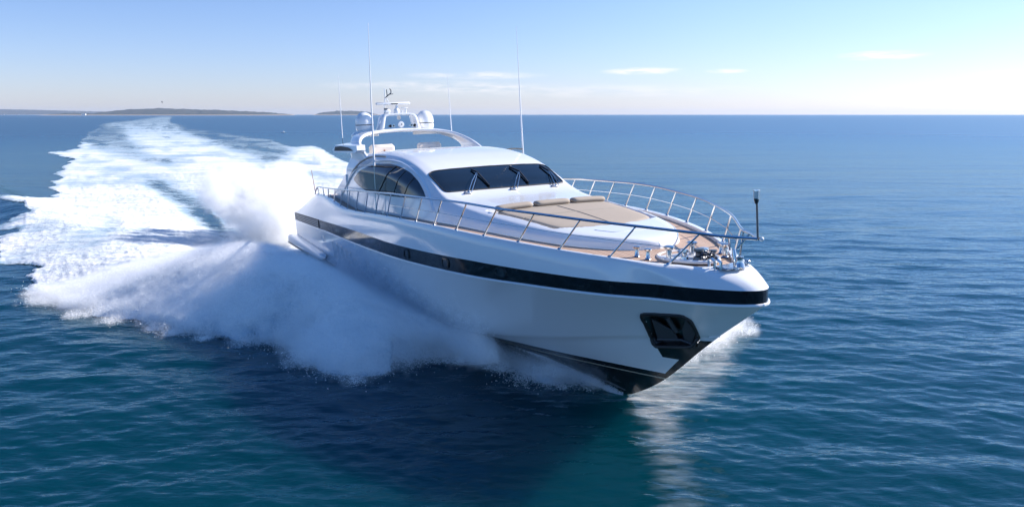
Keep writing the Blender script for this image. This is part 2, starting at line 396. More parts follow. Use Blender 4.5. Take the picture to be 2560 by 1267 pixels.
# portholes in the black band, side ports and slots
def band_pt(x, v, off=0.0):     # v 0 top..1 bottom, starboard
    zt, zb = float(pch(x, ZBTX, ZBT)), float(pch(x, ZBBX, ZBB)); return np.array([x, -(float(pch(x, TX, TY)) + off), zt + (zb - zt) * v])
def rr_loop(w, h, r, n=6):
    pts = []
    for cx, cy, a0 in ((w / 2 - r, h / 2 - r, 0), (-w / 2 + r, h / 2 - r, 90), (-w / 2 + r, -h / 2 + r, 180), (w / 2 - r, -h / 2 + r, 270)):
        for k in range(n + 1):
            a = rad(a0 + 90 * k / n); pts.append((cx + r * math.cos(a), cy + r * math.sin(a)))
    return np.array(pts)
def on_hull(loop, fn):          # loop of (dx, dz); returns rings to make a frame and a pane
    return np.array([fn(a, b) for a, b in loop])
for s in (-1, 1):
    for xc in (-9.45, -6.72, -4.15):
        c = band_pt(xc, .5); zt = c[2]
        lp = rr_loop(.40, .27, .09); fn = lambda a, b, o: band_pt(xc + a, .5 + b / -.40, o) * [1, -s if s < 0 else -1, 1] if False else (band_pt(xc + a, .5 - b / .40, o) * [1, -s, 1])
        A = np.array([fn(a, b, .028) for a, b in lp]); Bq = np.array([fn(a * .8, b * .74, .03) for a, b in lp]); Cq = np.array([fn(a * .76, b * .7, .008) for a, b in lp])
        A0 = np.array([fn(a * 1.03, b * 1.05, -.01) for a, b in lp])
        f = MB().grid(np.stack([A0, A, Bq, Cq]), closev=True).build('porthole', MT['black'], yacht)
        mesh_obj('pane', np.vstack([Cq, Cq.mean(0)]), [[i, (i + 1) % len(lp), len(lp)] for i in range(len(lp))], MT['glass'], f, True)
    # air intake louvre aft
    ld = MB(); xs = np.linspace(-22.0, -28.0, 30)
    ld.grid(np.stack([np.array([band_pt(x, v, .012) for x in xs]) for v in (.04, .96)], 0)); lv = ld.build('air_intake', MT['rubber'], yacht)
    for v in (.2, .4, .6, .8):
        t_ = MB().tube([band_pt(x, v, .03) for x in xs], .012, 5); o = t_.build('louvre', MT['white'], lv)
        if s > 0: o.data.transform(Matrix.Scale(-1, 4, (0, 1, 0)))
    if s > 0: lv.data.transform(Matrix.Scale(-1, 4, (0, 1, 0)))
    # pressed exhaust slots on the topsides
    for (xc, zc, w, h) in [(-19.5, 1.55, .16, .72), (-18.75, 1.52, .16, .72), (-18.0, 1.49, .16, .72), (-17.25, 1.46, .16, .72), (-16.5, 1.43, .16, .72),
                           (-14.2, 1.38, .15, .75), (-13.5, 1.36, .15, .75), (-21.4, 1.78, .3, .26), (-12.0, 1.66, .34, .30)]:
        lp = rr_loop(w * 1.6, h, .07); 
        A = np.array([[xc + a - b * .1, -s * -1 * 0 + s * (hull_y(xc + a, zc + b) + .012), zc + b] for a, b in lp])
        Bq = np.array([[xc + .75 * a - b * .1, s * (hull_y(xc + a * .75, zc + b * .92) + .022), zc + b * .92] for a, b in lp])
        Cq = Bq * [1, 1, 1]; Cq[:, 1] -= s * .02
        f = MB().grid(np.stack([A, Bq, Cq]), closev=True)
        f.add(np.vstack([Cq, Cq.mean(0)]), [[i, (i + 1) % len(lp), len(lp)] for i in range(len(lp))])
        f.build('hull_vent' if w < .2 else 'side_port', MT['white'], yacht)
    # stern sponson
    P = []; xs = np.linspace(-28.6, -21.0, 30)
    for i, x in enumerate(xs):
        k = (x + 28.6) / 7.6; h = .30 * (1 - .55 * k ** 1.5); w = .30 * (1 - .5 * k ** 2); end = math.sqrt(max(1e-3, 1 - max(0, (k - .93) / .07) ** 2)) * math.sqrt(max(1e-3, 1 - max(0, (.05 - k) / .05) ** 2))
        h *= end; w *= end; yc = 3.70 + .02 * (1 - k); zc = .93 + .05 * (1 - k)
        P.append([[x, s * (yc + w * np.sign(math.cos(a)) * abs(math.cos(a)) ** .6), zc + h * np.sign(math.sin(a)) * abs(math.sin(a)) ** .6] for a in np.linspace(0, 2 * math.pi, 20, endpoint=False)])
    sp_ = MB().grid(np.array(P), closev=True).build('sponson', MT['white'], yacht)
    MB().tube([[x, s * (3.70 + .305 * (1 - .5 * ((x + 28.6) / 7.6) ** 2)), .80 + .05 * (1 - (x + 28.6) / 7.6)] for x in xs[1:-1]], .035, 6).build('rubber_strip', MT['rubber'], sp_)

# ---- superstructure
SX = [-1.45, -1.52, -1.7, -2.3, -3.2, -5, -7, -8.5, -9.4, -10.2, -11, -12, -13, -14, -15.5, -17, -19.1]
S_yb = [0, .35, .72, 1.28, 1.80, 2.30, 2.62, 2.76, 2.84, 2.88, 2.91, 2.95, 2.97, 2.99, 3.02, 3.02, 2.98]
S_ym = [0, .30, .66, 1.24, 1.76, 2.24, 2.52, 2.60, 2.64, 2.67, 2.70, 2.76, 2.82, 2.86, 2.90, 2.92, 2.90]
S_zm = [3.50, 3.54, 3.58, 3.62, 3.66, 3.74, 3.82, 3.95, 4.12, 4.30, 4.50, 4.72, 4.88, 4.98, 5.02, 5.02, 5.0]
S_ys = [0, .24, .54, 1.08, 1.58, 2.02, 2.22, 2.32, 2.38, 2.37, 2.35, 2.34, 2.34, 2.36, 2.44, 2.55, 2.62]
S_zs = [3.52, 3.60, 3.66, 3.73, 3.78, 3.90, 4.04, 4.19, 4.40, 4.72, 5.03, 5.30, 5.47, 5.56, 5.60, 5.60, 5.55]
S_zc = [3.53, 3.62, 3.69, 3.76, 3.84, 4.02, 4.16, 4.28, 4.46, 4.80, 5.12, 5.40, 5.60, 5.70, 5.76, 5.74, 5.70]
PADV = np.array([(-6.85, -1.95), (-3.75, -1.55), (-3.45, -.9), (-3.35, 0), (-3.45, .9), (-3.75, 1.55), (-6.85, 1.95)])
def sdist(x, y, P):             # signed distance to polygon, negative inside
    x = np.asarray(x, float); y = np.asarray(y, float); d = np.full(x.shape, 1e9)
    for i in range(len(P)):
        a, b = P[i], P[(i + 1) % len(P)]; e = b - a; t = np.clip(((x - a[0]) * e[0] + (y - a[1]) * e[1]) / (e @ e), 0, 1)
        d = np.minimum(d, np.hypot(x - a[0] - t * e[0], y - a[1] - t * e[1]))
    return np.where(inpoly(x, y, P), -d, d)
def profile(x, n=90, feat=True):
    """half section at station x: arrays y (outer->centre), z"""
    yb, ym, zm, ys, zs, zc = [float(pch(x, SX, t)) for t in (S_yb, S_ym, S_zm, S_ys, S_zs, S_zc)]
    zd = float(Zs(min(x, .6))) - .14
    C = np.array([(yb, zd), (yb * .985 + ym * .015, zd + .06), (ym, zm), (ys, zs), (ys * .86, zs * .35 + zc * .65), (ys * .6, zc * .9 + zs * .1), (ys * .3, zc * .98 + .02 * zs), (0, zc)])
    L = np.concatenate([[0], np.cumsum(np.hypot(*np.diff(C, axis=0).T) + 1e-6)]); 
    u = np.linspace(0, 1, n) 
    y = np.interp(u * L[-1], L, C[:, 0]); z = np.interp(u * L[-1], L, C[:, 1])
    k = 3
    for _ in range(k):
        y[1:-1] = (y[:-2] + 2 * y[1:-1] + y[2:]) / 4; z[1:-1] = (z[:-2] + 2 * z[1:-1] + z[2:]) / 4
        z[-1] = z[-2]
    if feat:
        top = smooth_step(ys * 1.0, ys * .93, y)
        if -7.6 < x < -3:
            sd_ = sdist(np.full(n, x), y, PADV); z = z - .10 * smooth_step(.09, .03, sd_) * top
        if x < -16.3:      # flybridge well
            w = smooth_step(-16.3, -16.9, x) * smooth_step(ys * .93, ys * .84, y); z = z * (1 - w) + (4.95) * w
    return y, z
xs_s = np.concatenate([np.linspace(-1.45, -3, 40)[:-1], np.linspace(-3, -7.6, 90)[:-1], np.linspace(-7.6, -16.2, 90)[:-1], np.linspace(-16.2, -19.1, 40)])
rows = []
for x in xs_s:
    y, z = profile(x); st = np.stack([np.full(90, x), y, z], 1); rows.append(np.concatenate([st * [1, -1, 1], st[::-1][1:]]))
G = np.array(rows)
sb = MB().grid(G); e = G[-1]
nlast = sb.n; sb.add(np.vstack([e, [[-19.1, 0, 3.4]]]), [[i, i + 1, len(e)] for i in range(len(e) - 1)])
cabin = sb.build('superstructure', MT['white'], yacht, auto=45)
PROF = {}
def prof_c(x):
    k = round(float(x), 2)
    if k not in PROF: PROF[k] = profile(k, feat=False)
    return PROF[k]
def top_z(x, y):
    py_, pz = prof_c(x); i0 = int(np.argmax(pz > (pz[-1] + pz[0]) / 2)); return float(np.interp(-abs(y), -py_[i0:], pz[i0:]))
def side_y(x, z):
    py_, pz = prof_c(x); i = int(np.argmax(pz)); return float(np.interp(z, pz[:i + 1], py_[:i + 1]))
def patch(name, poly, fn, m, parent, K=14, th=.03):
    """thick patch laid on the surface; poly (u, v) loop, fn(u, v, off)"""
    c = poly.mean(0); R_ = []
    for k in range(K + 1):
        R_.append([fn(*(c + (p - c) * (k / K)), .012) for p in poly])
    R_.append([fn(*p, -.03) for p in poly]); R_ = R_[1:]
    b = MB().grid(np.array(R_), closev=True); cc = fn(*c, .012)
    b.add(np.vstack([R_[0], [cc]]), [[i, (i + 1) % len(poly), len(poly)] for i in range(len(poly))])
    return b.build(name, m, parent, auto=50)
def loop(P, n=12, sm=2):
    P = np.array(P, float); out = []
    for i in range(len(P)):
        for k in range(n): out.append(P[i] + (P[(i + 1) % len(P)] - P[i]) * k / n)
    out = np.array(out)
    for _ in range(sm): out = (np.roll(out, 1, 0) + 2 * out + np.roll(out, -1, 0)) / 4
    return out
# windshield
ws = loop([(-9.48, -2.22), (-9.44, 0), (-9.48, 2.22), (-10.98, 2.27), (-11.02, 0), (-10.98, -2.27)], 16, 5)
wsf = lambda u, v, o: np.array([u, v, top_z(u, v) + o])
patch('windshield', ws, wsf, MT['glass'], yacht)
gk = np.array([wsf(*p, .012) for p in np.vstack([ws, ws[:2]])]); MB().tube(gk, .022, 6, cap=False).build('windshield_seal', MT['rubber'], yacht)
# side windows
SG = [(-17.96, 4.60), (-16.9, 4.98), (-15.9, 5.18), (-14.9, 5.28), (-13.9, 5.30), (-12.9, 5.22), (-11.9, 5.04), (-11.1, 4.78), (-10.5, 4.50), (-10.1, 4.27), (-11.6, 4.22), (-13.2, 4.18), (-14.9, 4.18), (-16.0, 4.22), (-17.0, 4.34)]
for s in (-1, 1):
    sgl = loop(SG, 8, 4); f = lambda u, v, o: np.array([u, s * (side_y(u, min(v, 5.3)) + o), v])
    w_ = patch('side_window', sgl, f, MT['sideglass'], yacht, K=10)
    for (xa, za, xb, zb, r) in [(-14.6, 4.19, -13.2, 5.24, .022), (-12.9, 4.2, -12.3, 5.1, .012), (-11.9, 4.22, -11.45, 4.9, .012)]:
        MB().tube([f(xa + (xb - xa) * k ** .8, za + (zb - za) * k, .018) for k in np.linspace(0, 1, 8)], r, 6).build('mullion', MT['rubber'], w_)
    arch = np.array([(-20.2, 3.6), (-19.3, 4.1), (-18.6, 4.5), (-17.9, 4.82), (-17.0, 5.10), (-16.0, 5.30), (-15.0, 5.41), (-14.0, 5.43), (-13.0, 5.36), (-12.0, 5.18), (-11.1, 4.92), (-10.4, 4.60), (-9.8, 4.25), (-9.3, 3.9)])
    tt = np.linspace(0, 1, 60); ax_ = np.interp(tt * 13, range(14), arch[:, 0]); az_ = np.interp(tt * 13, range(14), arch[:, 1])
    for _ in range(4): ax_[1:-1] = (ax_[:-2] + 2 * ax_[1:-1] + ax_[2:]) / 4; az_[1:-1] = (az_[:-2] + 2 * az_[1:-1] + az_[2:]) / 4
    MB().tube([[a, s * (side_y(max(a, -19), min(b, 5.35)) - .01), b] for a, b in zip(ax_, az_)], .075, 8, flat=.5).build('window_surround', MT['white'], yacht)
    MB().tube([[a, s * (side_y(max(a, -19), 5.0) - .0), b + .16] for a, b in zip(ax_[8:34], az_[8:34])], .035, 6).build('coaming_groove', MT['grey'], yacht)
    # aft cabin side sweeping down to the deck
    Pz = [(-19.0, 3.35), (-19.0, 4.75), (-19.6, 4.50), (-20.3, 4.2), (-21.0, 3.9), (-21.8, 3.65), (-22.5, 3.5), (-22.5, 3.35)]
    b = MB(); o1 = [[x, s * 2.98, z] for x, z in Pz]; o2 = [[x, s * 2.80, z] for x, z in Pz]; k = len(Pz)
    b.add(o1 + o2, [list(range(k)), list(range(k, 2 * k))[::-1]] + [[i, (i + 1) % k, k + (i + 1) % k, k + i] for i in range(k)])
    b.build('aft_side_panel', MT['white'], yacht)
# wipers
for (yb_, xt, yt, bt, bb_) in ((-1.50, -10.45, -.66, -.74, -.62), (.15, -10.3, .88, .72, .84), (1.72, -10.25, 2.02, 1.94, 1.98)):
    b0 = wsf(-9.20, yb_, .03); t0 = wsf(xt, yt, .09); m0 = (b0 + t0) / 2 + [0, 0, .05]
    w_ = MB()
    w_.box(b0 + [0, -.08, .0], (.12, .30, .06), .03)
    for d_ in (-.05, .06): w_.tube([b0 + [0, d_, .04], m0 + [0, d_, 0], t0 + [0, d_ * .3, 0]], .014, 6)
    wp = w_.build('wiper', MT['steel'], yacht)
    MB().tube([wsf(-10.75, bt, .05), t0, wsf(-9.60, bb_, .05)], .032, 6).build('blade', MT['rubber'], wp)

# sunpad and bolsters
def padloop(sc, shr): return loop(PADV, 10, 3)
pl = loop(PADV, 10, 3); pc = np.array([-5.2, 0]); pR = []
for k, (f_, dz) in enumerate([(.02, .0), (.2, 0), (.4, 0), (.6, 0), (.8, 0), (.93, 0), (.975, -.012), (.99, -.05), (.99, -.10)]):
    pR.append([[*(pc + (p - pc) * f_), top_z(*(pc + (p - pc) * f_)) - .012 + dz] for p in pl])
pad = MB().grid(np.array(pR), closev=True); pad.F.append(list(range(len(pl)))); pad = pad.build('sunpad', MT['cushion'], yacht, auto=60)
for (a, b_) in (((-6.3, 0.0), (-3.5, 0.0)), ((-5.2, -1.72), (-5.2, 1.72)), ((-6.25, -1.8), (-6.25, 1.8))):
    MB().tube([[a[0] + (b_[0] - a[0]) * t, a[1] + (b_[1] - a[1]) * t, top_z(a[0] + (b_[0] - a[0]) * t, a[1] + (b_[1] - a[1]) * t) - .012] for t in np.linspace(0, 1, 12)], .014, 5).build('seam', MT['darkred'] if False else MT['grey'], pad)
for i, yc in enumerate((-1.27, 0, 1.27)):
    R_ = []
    for v in np.linspace(-1, 1, 18):
        yy = yc + v * .615; e_ = max(0.02, 1 - abs(v) ** 10) ** .5; cz = top_z(-6.62, yy) + .045
        R_.append([[-6.60 + .19 * e_ * math.cos(a), yy, cz +     .095 * e_ * math.sin(a)] for a in np.linspace(0, 2 * math.pi, 14, endpoint=False)])
    b = MB().grid(np.array(R_), closev=True); nn_ = 14; b.F.append(list(range(nn_))); b.F.append(list(range(17 * nn_, 18 * nn_))); b.build('bolster', MT['cushion'], pad, auto=70)
# hatch on the foredeck trunk
hl = loop([(-3.0, -.95), (-2.45, -.62), (-2.45, .62), (-3.0, .95)], 8, 2); patch('hatch', hl, wsf, MT['white'], yacht, K=12)

# ---- radar hoop over the flybridge
def hoop():
    # stations along the arch from starboard foot to port foot: y, z, fore x, aft x
    H_ = [(-2.62, 5.25, -16.2, -19.1), (-2.60, 5.60, -16.9, -19.15), (-2.58, 5.85, -17.6, -19.35), (-2.44, 6.08, -18.3, -19.7), (-2.18, 6.28, -18.9, -20.4), (-1.80, 6.41, -19.3, -20.9), (-1.2, 6.49, -19.5, -21.3), (-.5, 6.52, -19.6, -21.5), (0, 6.53, -19.6, -21.5)]
    H_ = np.array(H_); H_ = np.vstack([H_, (H_[:-1] * [-1, 1, 1, 1])[::-1]])
    n = 64; u = np.linspace(0, len(H_) - 1, n); A = np.stack([np.interp(u, range(len(H_)), H_[:, k]) for k in range(4)], 1)
    for _ in range(3): A[1:-1] = (A[:-2] + 2 * A[1:-1] + A[2:]) / 4
    T = np.gradient(A[:, :2], axis=0); T /= np.linalg.norm(T, axis=1)[:, None]; Nn = np.stack([-T[:, 1], T[:, 0]], 1)
    rows = []
    for i in range(n):
        y, z, xf, xa = A[i]; ny, nz_ = Nn[i]; th = .085; ring = []
        for a in np.linspace(0, 2 * math.pi, 20, endpoint=False):
            cx, sx = math.cos(a), math.sin(a); px_ = (xf + xa) / 2 + (xf - xa) / 2 * np.sign(cx) * abs(cx) ** .35; o = th * np.sign(sx) * abs(sx) ** .6
            ring.append([px_, y + ny * o, z + nz_ * o])
        rows.append(ring)
    return np.array(rows)
MB().grid(hoop(), closev=True).build('flybridge_arch', MT['white'], yacht, auto=50)
# portal carrying the mast gear
portal = empty('radar_mast', parent=yacht)
pr = MB()
def bar(P, wx, wy):
    pr.tube(P, 1, 4)
Pm = [(-.88, 6.50), (-.86, 6.62), (-.74, 7.10), (-.66, 7.20), (-.5, 7.235), (0, 7.245), (.5, 7.235), (.66, 7.20), (.74, 7.10), (.86, 6.62), (.88, 6.50)]
Pm = np.array(Pm); T = np.gradient(Pm, axis=0); T /= np.linalg.norm(T, axis=1)[:, None]; Nn = np.stack([-T[:, 1], T[:, 0]], 1)
wd = np.array([.13, .125, .10, .07, .06, .055, .06, .07, .10, .125, .13]); R_ = []
for (y, z), (ny, nz_), w in zip(Pm, Nn, wd):
    ring = []
    for a in np.linspace(0, 2 * math.pi, 16, endpoint=False):
        ca, sa = math.cos(a), math.sin(a); ring.append([-20.45 + .32 * np.sign(ca) * abs(ca) ** .5, y + ny * w * np.sign(sa) * abs(sa) ** .5, z + nz_ * w * np.sign(sa) * abs(sa) ** .5])
    R_.append(ring)
MB().grid(np.array(R_), closev=True).build('portal_frame', MT['white'], portal, auto=50)
def part(b, n, m, p=None, **k): return b.build(n, MT[m], p if p is not None else yacht, **k)
rd = part(MB().lathe([(0, 7.27), (.13, 7.27), (.14, 7.36), (.12, 7.46), (.07, 7.52), (.05, 7.66), (0, 7.66)], 18, (-20.4, -.05, 0)), 'radar_pedestal', 'white', portal)
part(MB().box((-20.35, -.22, 7.72), (.14, 1.62, .11), .04), 'radar_scanner', 'white', portal)
part(MB().box((-20.275, -.18, 7.71), (.01, .32, .045), .0), 'scanner_badge', 'rubber', portal)
part(MB().box((-20.4, -.50, 7.38), (.22, .26, .16), .04).tube([(-20.4, -.5, 7.25), (-20.4, -.5, 7.32)], .05), 'antenna_box', 'white', portal)
part(MB().tube([(-20.4, -.56, 7.46), (-20.4, -.56, 7.52)], .09, 10), 'gps_puck', 'darksteel', portal)
part(MB().tube([(-20.4, .38, 7.27), (-20.4, .38, 7.50)], .035).tube([(-20.4, .22, 7.27), (-20.4, .22, 7.42)], .03).box((-20.4, .33, 7.52), (.1, .3, .03), .01), 'gps_stand', 'white', portal)
part(MB().tube([(-20.55, -.60, 7.27), (-20.55, -.52, 7.95), (-20.55, -.48, 8.02), (-20.55, -.30, 7.70)], .022).tube([(-20.55, -.50, 7.9), (-20.55, -.51, 8.42)], .022), 'mast_pole', 'white', portal)
part(MB().tube([(-20.55, -.52, 7.98), (-20.55, -.36, 8.10), (-20.55, -.22, 8.20), (-20.55, -.21, 8.32), (-20.55, -.27, 8.40)], .025).tube([(-20.55, -.40, 8.06), (-20.55, -.42, 8.36)], .02)
     .tube([(-20.55, -.30, 8.14), (-20.55, -.12, 8.16)], .014), 'wind_vane', 'darksteel', portal)
part(MB().lathe([(0, -.08), (.13, -.08), (.145, 0), (.13, .06), (0, .07)], 20, (-20.05, 0, 6.78), axis=0), 'searchlight', 'white', portal)
part(MB().lathe([(0, 0), (.03, 0), (.03, .02), (0, .02)], 10, (-19.97, 0, 6.78), axis=0), 'searchlight_hub', 'darksteel', portal)
part(MB().lathe([(0, -.06), (.06, -.06), (.10, .05), (.07, .05), (.03, .02), (0, .02)], 16, (-20.3, -.02, 7.08), axis=0), 'floodlight', 'seat', portal)
for y in (-.58, -.42, .42, .56): part(MB().lathe([(0, -.2), (.03, -.2), (.035, 0), (.07, .12), (.05, .12), (0, .03)], 12, (-19.95, y, 6.72), axis=0), 'horn', 'steel' if abs(y) < .5 else 'darksteel', portal)
for s in (-1, 1):
    dm = part(MB().lathe([(0, 7.40), (.08, 7.395), (.18, 7.36), (.27, 7.29), (.34, 7.19), (.385, 7.07), (.40, 6.95), (.405, 6.80), (.40, 6.62), (.36, 6.56), (.33, 6.50), (0, 6.50)], 32, (-20.85, s * 1.46, 0)), 'radome', 'white')
    part(MB().lathe([(.400, 6.835), (.41, 6.83), (.41, 6.80), (.400, 6.795)], 32, (-20.85, s * 1.46, 0)), 'dome_band', 'rubber', dm)
    part(MB().lathe([(.34, 6.56), (.5, 6.50), (.62, 6.40), (.62, 6.3)], 28, (-20.85, s * 1.46, 0)), 'dome_plinth', 'white')
    # seats of the flybridge
    st_ = part(MB().box((-19.6, s * 1.12, 5.62), (.26, 1.15, .62), .10), 'flybridge_seat', 'seat')
    part(MB().box((-19.2, s * 1.12, 5.28), (.8, 1.15, .22), .06), 'seat_base', 'seat', st_)
    part(MB().lathe([(0, 0), (.035, 0), (.04, .05), (0, .06)], 10, (-19.47, s * 1.05, 5.66), axis=0), 'seat_clip', 'darkred', st_)
    # navigation light wing
    nl = None if s > 0 else part(MB().add([[-17.0, s * 2.95, 5.78], [-17.2, s * 2.9, 5.96], [-19.4, s * 3.22, 6.00], [-19.6, s * 3.30, 5.82], [-19.5, s * 3.28, 5.70], [-17.2, s * 2.98, 5.68],
                         [-17.0, s * 2.6, 5.78], [-17.2, s * 2.55, 5.98], [-19.6, s * 2.5, 6.08], [-19.7, s * 2.5, 5.82], [-19.5, s * 2.5, 5.66], [-17.2, s * 2.6, 5.66]],
                        [[0, 1, 2, 3, 4, 5], [6, 7, 1, 0], [7, 8, 2, 1], [8, 9, 3, 2], [9, 10, 4, 3], [10, 11, 5, 4], [11, 6, 0, 5], [11, 10, 9, 8, 7, 6]]), 'side_light_wing', 'white')
    if nl: part(MB().add([[-17.4, s * 3.005, 5.76], [-17.9, s * 3.06, 5.90], [-18.7, s * 3.18, 5.955], [-19.35, s * 3.255, 5.93], [-19.4, s * 3.285, 5.76]] , [[0, 1, 2, 3, 4]]), 'side_light', 'rubber', nl, smooth=False)
    # whip antennas
    wb = part(MB().tube([(-14.2, s * 3.16, 3.55), (-14.2, s * 3.13, 4.4), (-14.2, s * 3.11, 5.38)], [.02, .016, .014], 8).tube([(-14.2, s * 3.11, 5.30), (-14.2, s * 2.9, 5.33)], .010), 'antenna_mount', 'steel')
    part(MB().tube([(-14.2, s * 3.11, 5.25), (-14.2, s * 3.10, 5.5), (-14.19, s * 3.06, 7.3), (-14.16, s * 3.03, 8.6), (-14.13, s * 2.98, 10.32)], [.042, .036, .026, .015, .006], 8), 'whip_antenna', 'whip')
    part(MB().tube([(-20.45, s * 2.62, 6.0), (-20.45, s * 2.62, 6.28)], .012, 6), 'antenna_mount', 'darksteel')
    part(MB().tube([(-20.46, s * 2.62, 6.28), (-20.48, s * 2.60, 7.6), (-20.5, s * 2.57, 9.0)], [.026, .016, .006], 8), 'whip_antenna', 'whip')
# interior edge of flybridge windscreen / dash
part(MB().box((-19.0, 0, 4.9), (3.6, 3.9, .12), .04), 'flybridge_floor', 'white')

# ---- rails
TS = [(.6, .57, 4.07), (-.54, 1.37, 4.19), (-1.79, 2.01, 4.28), (-3.07, 2.51, 4.36), (-4.37, 2.88, 4.41), (-5.69, 3.15, 4.47), (-7, 3.34, 4.49), (-8.3, 3.46, 4.48), (-9.6, 3.53, 4.47), (-10.98, 3.56, 4.45),
      (-12.36, 3.55, 4.40), (-13.72, 3.55, 4.36), (-15.05, 3.54, 4.31), (-16.37, 3.52, 4.26), (-17.64, 3.51, 4.21), (-18.9, 3.50, 4.17), (-20.2, 3.49, 4.13), (-21.3, 3.48, 4.10), (-22.4, 3.48, 4.06)]
BSX = [0, -1.14, -2.39, -3.67, -4.97, -6.29, -7.6, -8.9, -10.2, -11.58, -12.96, -14.32, -15.65, -16.95, -18.12, -19.3, -20.4, -21.35, -22.54]
def cr(P, n=6):
    P = np.array(P, float); Q = []
    for i in range(len(P) - 1):
        p0, p1, p2, p3 = P[max(i - 1, 0)], P[i], P[i + 1], P[min(i + 2, len(P) - 1)]
        for t in np.linspace(0, 1, n, endpoint=False):
            Q.append(.5 * ((2 * p1) + (-p0 + p2) * t + (2 * p0 - 5 * p1 + 4 * p2 - p3) * t * t + (-p0 + 3 * p1 - 3 * p2 + p3) * t ** 3))
    Q.append(P[-1]); return np.array(Q)
for s in (-1, 1):
    top = cr([(-23.1, s * 3.47, 3.72)] + [(x, s * y, z) for x, y, z in TS[::-1]] + [(1.0, s * .38, 4.04), (1.68, s * .02, 4.02)])
    rail = part(MB().tube(top, .032, 8), 'handrail', 'steel')
    for k, (tp, bx) in enumerate(zip(TS, BSX)):
        by = float(Bs(bx)) - .03; bz = float(Zs(bx)) - .01
        part(MB().tube([(bx, s * by, bz), (tp[0], s * tp[1], tp[2])], .022, 7).lathe([(.05, bz), (.045, bz + .03), (.022, bz + .05)], 10, (bx, s * by, 0)), 'stanchion', 'steel', rail)
    mid = [((bx + t_[0]) / 2, s * (float(Bs(bx)) - .03 + t_[1]) / 2, (float(Zs(bx)) + t_[2]) / 2) for t_, bx in list(zip(TS, BSX))[:10]]
    part(MB().tube(mid, .009, 5), 'lifeline', 'steel', rail)
    part(MB().tube([(1.15, s * .28, 4.03), (.98, s * .10, 3.72)], .022, 7), 'brace', 'steel', rail)
part(MB().tube([(1.08, 0, 3.3), (1.04, 0, 3.5), (.98, 0, 3.74)], [.06, .055, .04], 10), 'bow_post', 'steel')
part(MB().tube([(.72, .42, 3.34), (.80, .45, 4.05)], .022, 7), 'stanchion', 'steel')
bl = part(MB().tube([(1.66, 0, 3.99), (1.62, 0, 4.78)], .022, 8).lathe([(.03, 4.72), (.055, 4.80), (.055, 4.84)], 12, (1.61, 0, 0)), 'bow_light_pole', 'darksteel')
part(MB().lathe([(0, 4.83), (.06, 4.83), (.062, 4.97), (0, 4.975)], 14, (1.61, 0, 0)), 'lamp', 'lens', bl)
part(MB().lathe([(0, 4.972), (.072, 4.972), (.07, 4.995), (0, 5.0)], 14, (1.61, 0, 0)).box((1.67, .0, 4.9), (.02, .05, .18)), 'lamp_cap', 'steel', bl)
part(MB().lathe([(0, -.03), (.04, -.02), (.045, .02), (.02, .05), (0, .055)], 10, (1.74, .02, 4.02), axis=0), 'rail_end', 'white')
# stern flagstaff
part(MB().tube([(-23.2, -3.42, 3.68), (-23.7, -3.42, 4.82)], [.02, .012], 6), 'flagstaff', 'darkred')

# ---- foredeck gear
def dk(x): return float(Zs(min(x, .6))) - .06
def bollard(x, y, sc=1.0):
    z = dk(x); return part(MB().lathe([(.085 * sc, z), (.06 * sc, z + .03), (.055 * sc, z + .2 * sc), (.10 * sc, z + .23 * sc), (.11 * sc, z + .27 * sc), (.07 * sc, z + .29 * sc), (0, z + .29 * sc)], 16, (x, y, 0)), 'bollard', 'steel')
for x, y, sc in ((-1.10, -.95, .85), (-.78, -.88, .85), (-.48, -.52, 1.15), (-.58, .22, 1.15), (-.12, .80, 1.1), (-.45, .98, .9)): bollard(x, y, sc)
well = empty('anchor_well', parent=yacht)
e_ = np.array([(-.35 + .78 * math.cos(a) , -.02 + .58 * math.sin(a) * (1 - .25 * math.cos(a))) for a in np.linspace(0, 2 * math.pi, 40, endpoint=False)])
ez = dk(-.3) + .045
part(MB().tube([(x, y, ez) for x, y in np.vstack([e_, e_[:2]])], .045, 8, cap=False), 'coaming', 'white', well)
part(MB().add([[x, y, ez + .006] for x, y in e_], [list(range(40))]), 'well_floor', 'vent', well, smooth=False)
for (x, y, r, h, m_) in ((.05, -.12, .13, .26, 'darksteel'), (-.22, -.30, .10, .22, 'steel'), (-.12, .16, .14, .22, 'steel'), (.12, .22, .10, .20, 'darksteel')):
    z = ez; part(MB().lathe([(r, z), (r * .9, z + h * .3), (r * .55, z + h * .4), (r * .55, z + h * .65), (r * .9, z + h * .8), (r * .85, z + h), (0, z + h)], 16, (x, y, 0)), 'windlass', m_, well)
ch = MB(); tt_ = np.linspace(0, 1, 260)
ch.tube(np.stack([.12 + .13 * np.cos(tt_ * 40) * (1 - .5 * tt_), .02 + .22 * np.sin(tt_ * 33) * (1 - .4 * tt_), ez + .03 + .14 * tt_ + .015 * np.sin(tt_ * 300)], 1), .022, 6)
part(ch, 'anchor_chain', 'darksteel', well)
fl = part(MB().box((.98, -.05, 3.36), (.42, .62, .035), .015), 'bow_plate', 'steel')
for x, y in ((1.0, -.36), (.82, -.36)): part(MB().tube([(x, y, 3.33), (x, y, 3.48), (x - .09, y, 3.52), (x - .18, y, 3.48), (x - .18, y, 3.33)], .035, 8), 'fairlead', 'steel')
part(MB().lathe([(.12, 3.37), (.10, 3.44), (.07, 3.52), (.09, 3.58), (0, 3.6)], 14, (1.14, .02, 0)), 'bow_fitting', 'steel')
part(MB().box((1.08, .30, 3.42), (.12, .12, .12), .03), 'bow_cleat', 'steel')
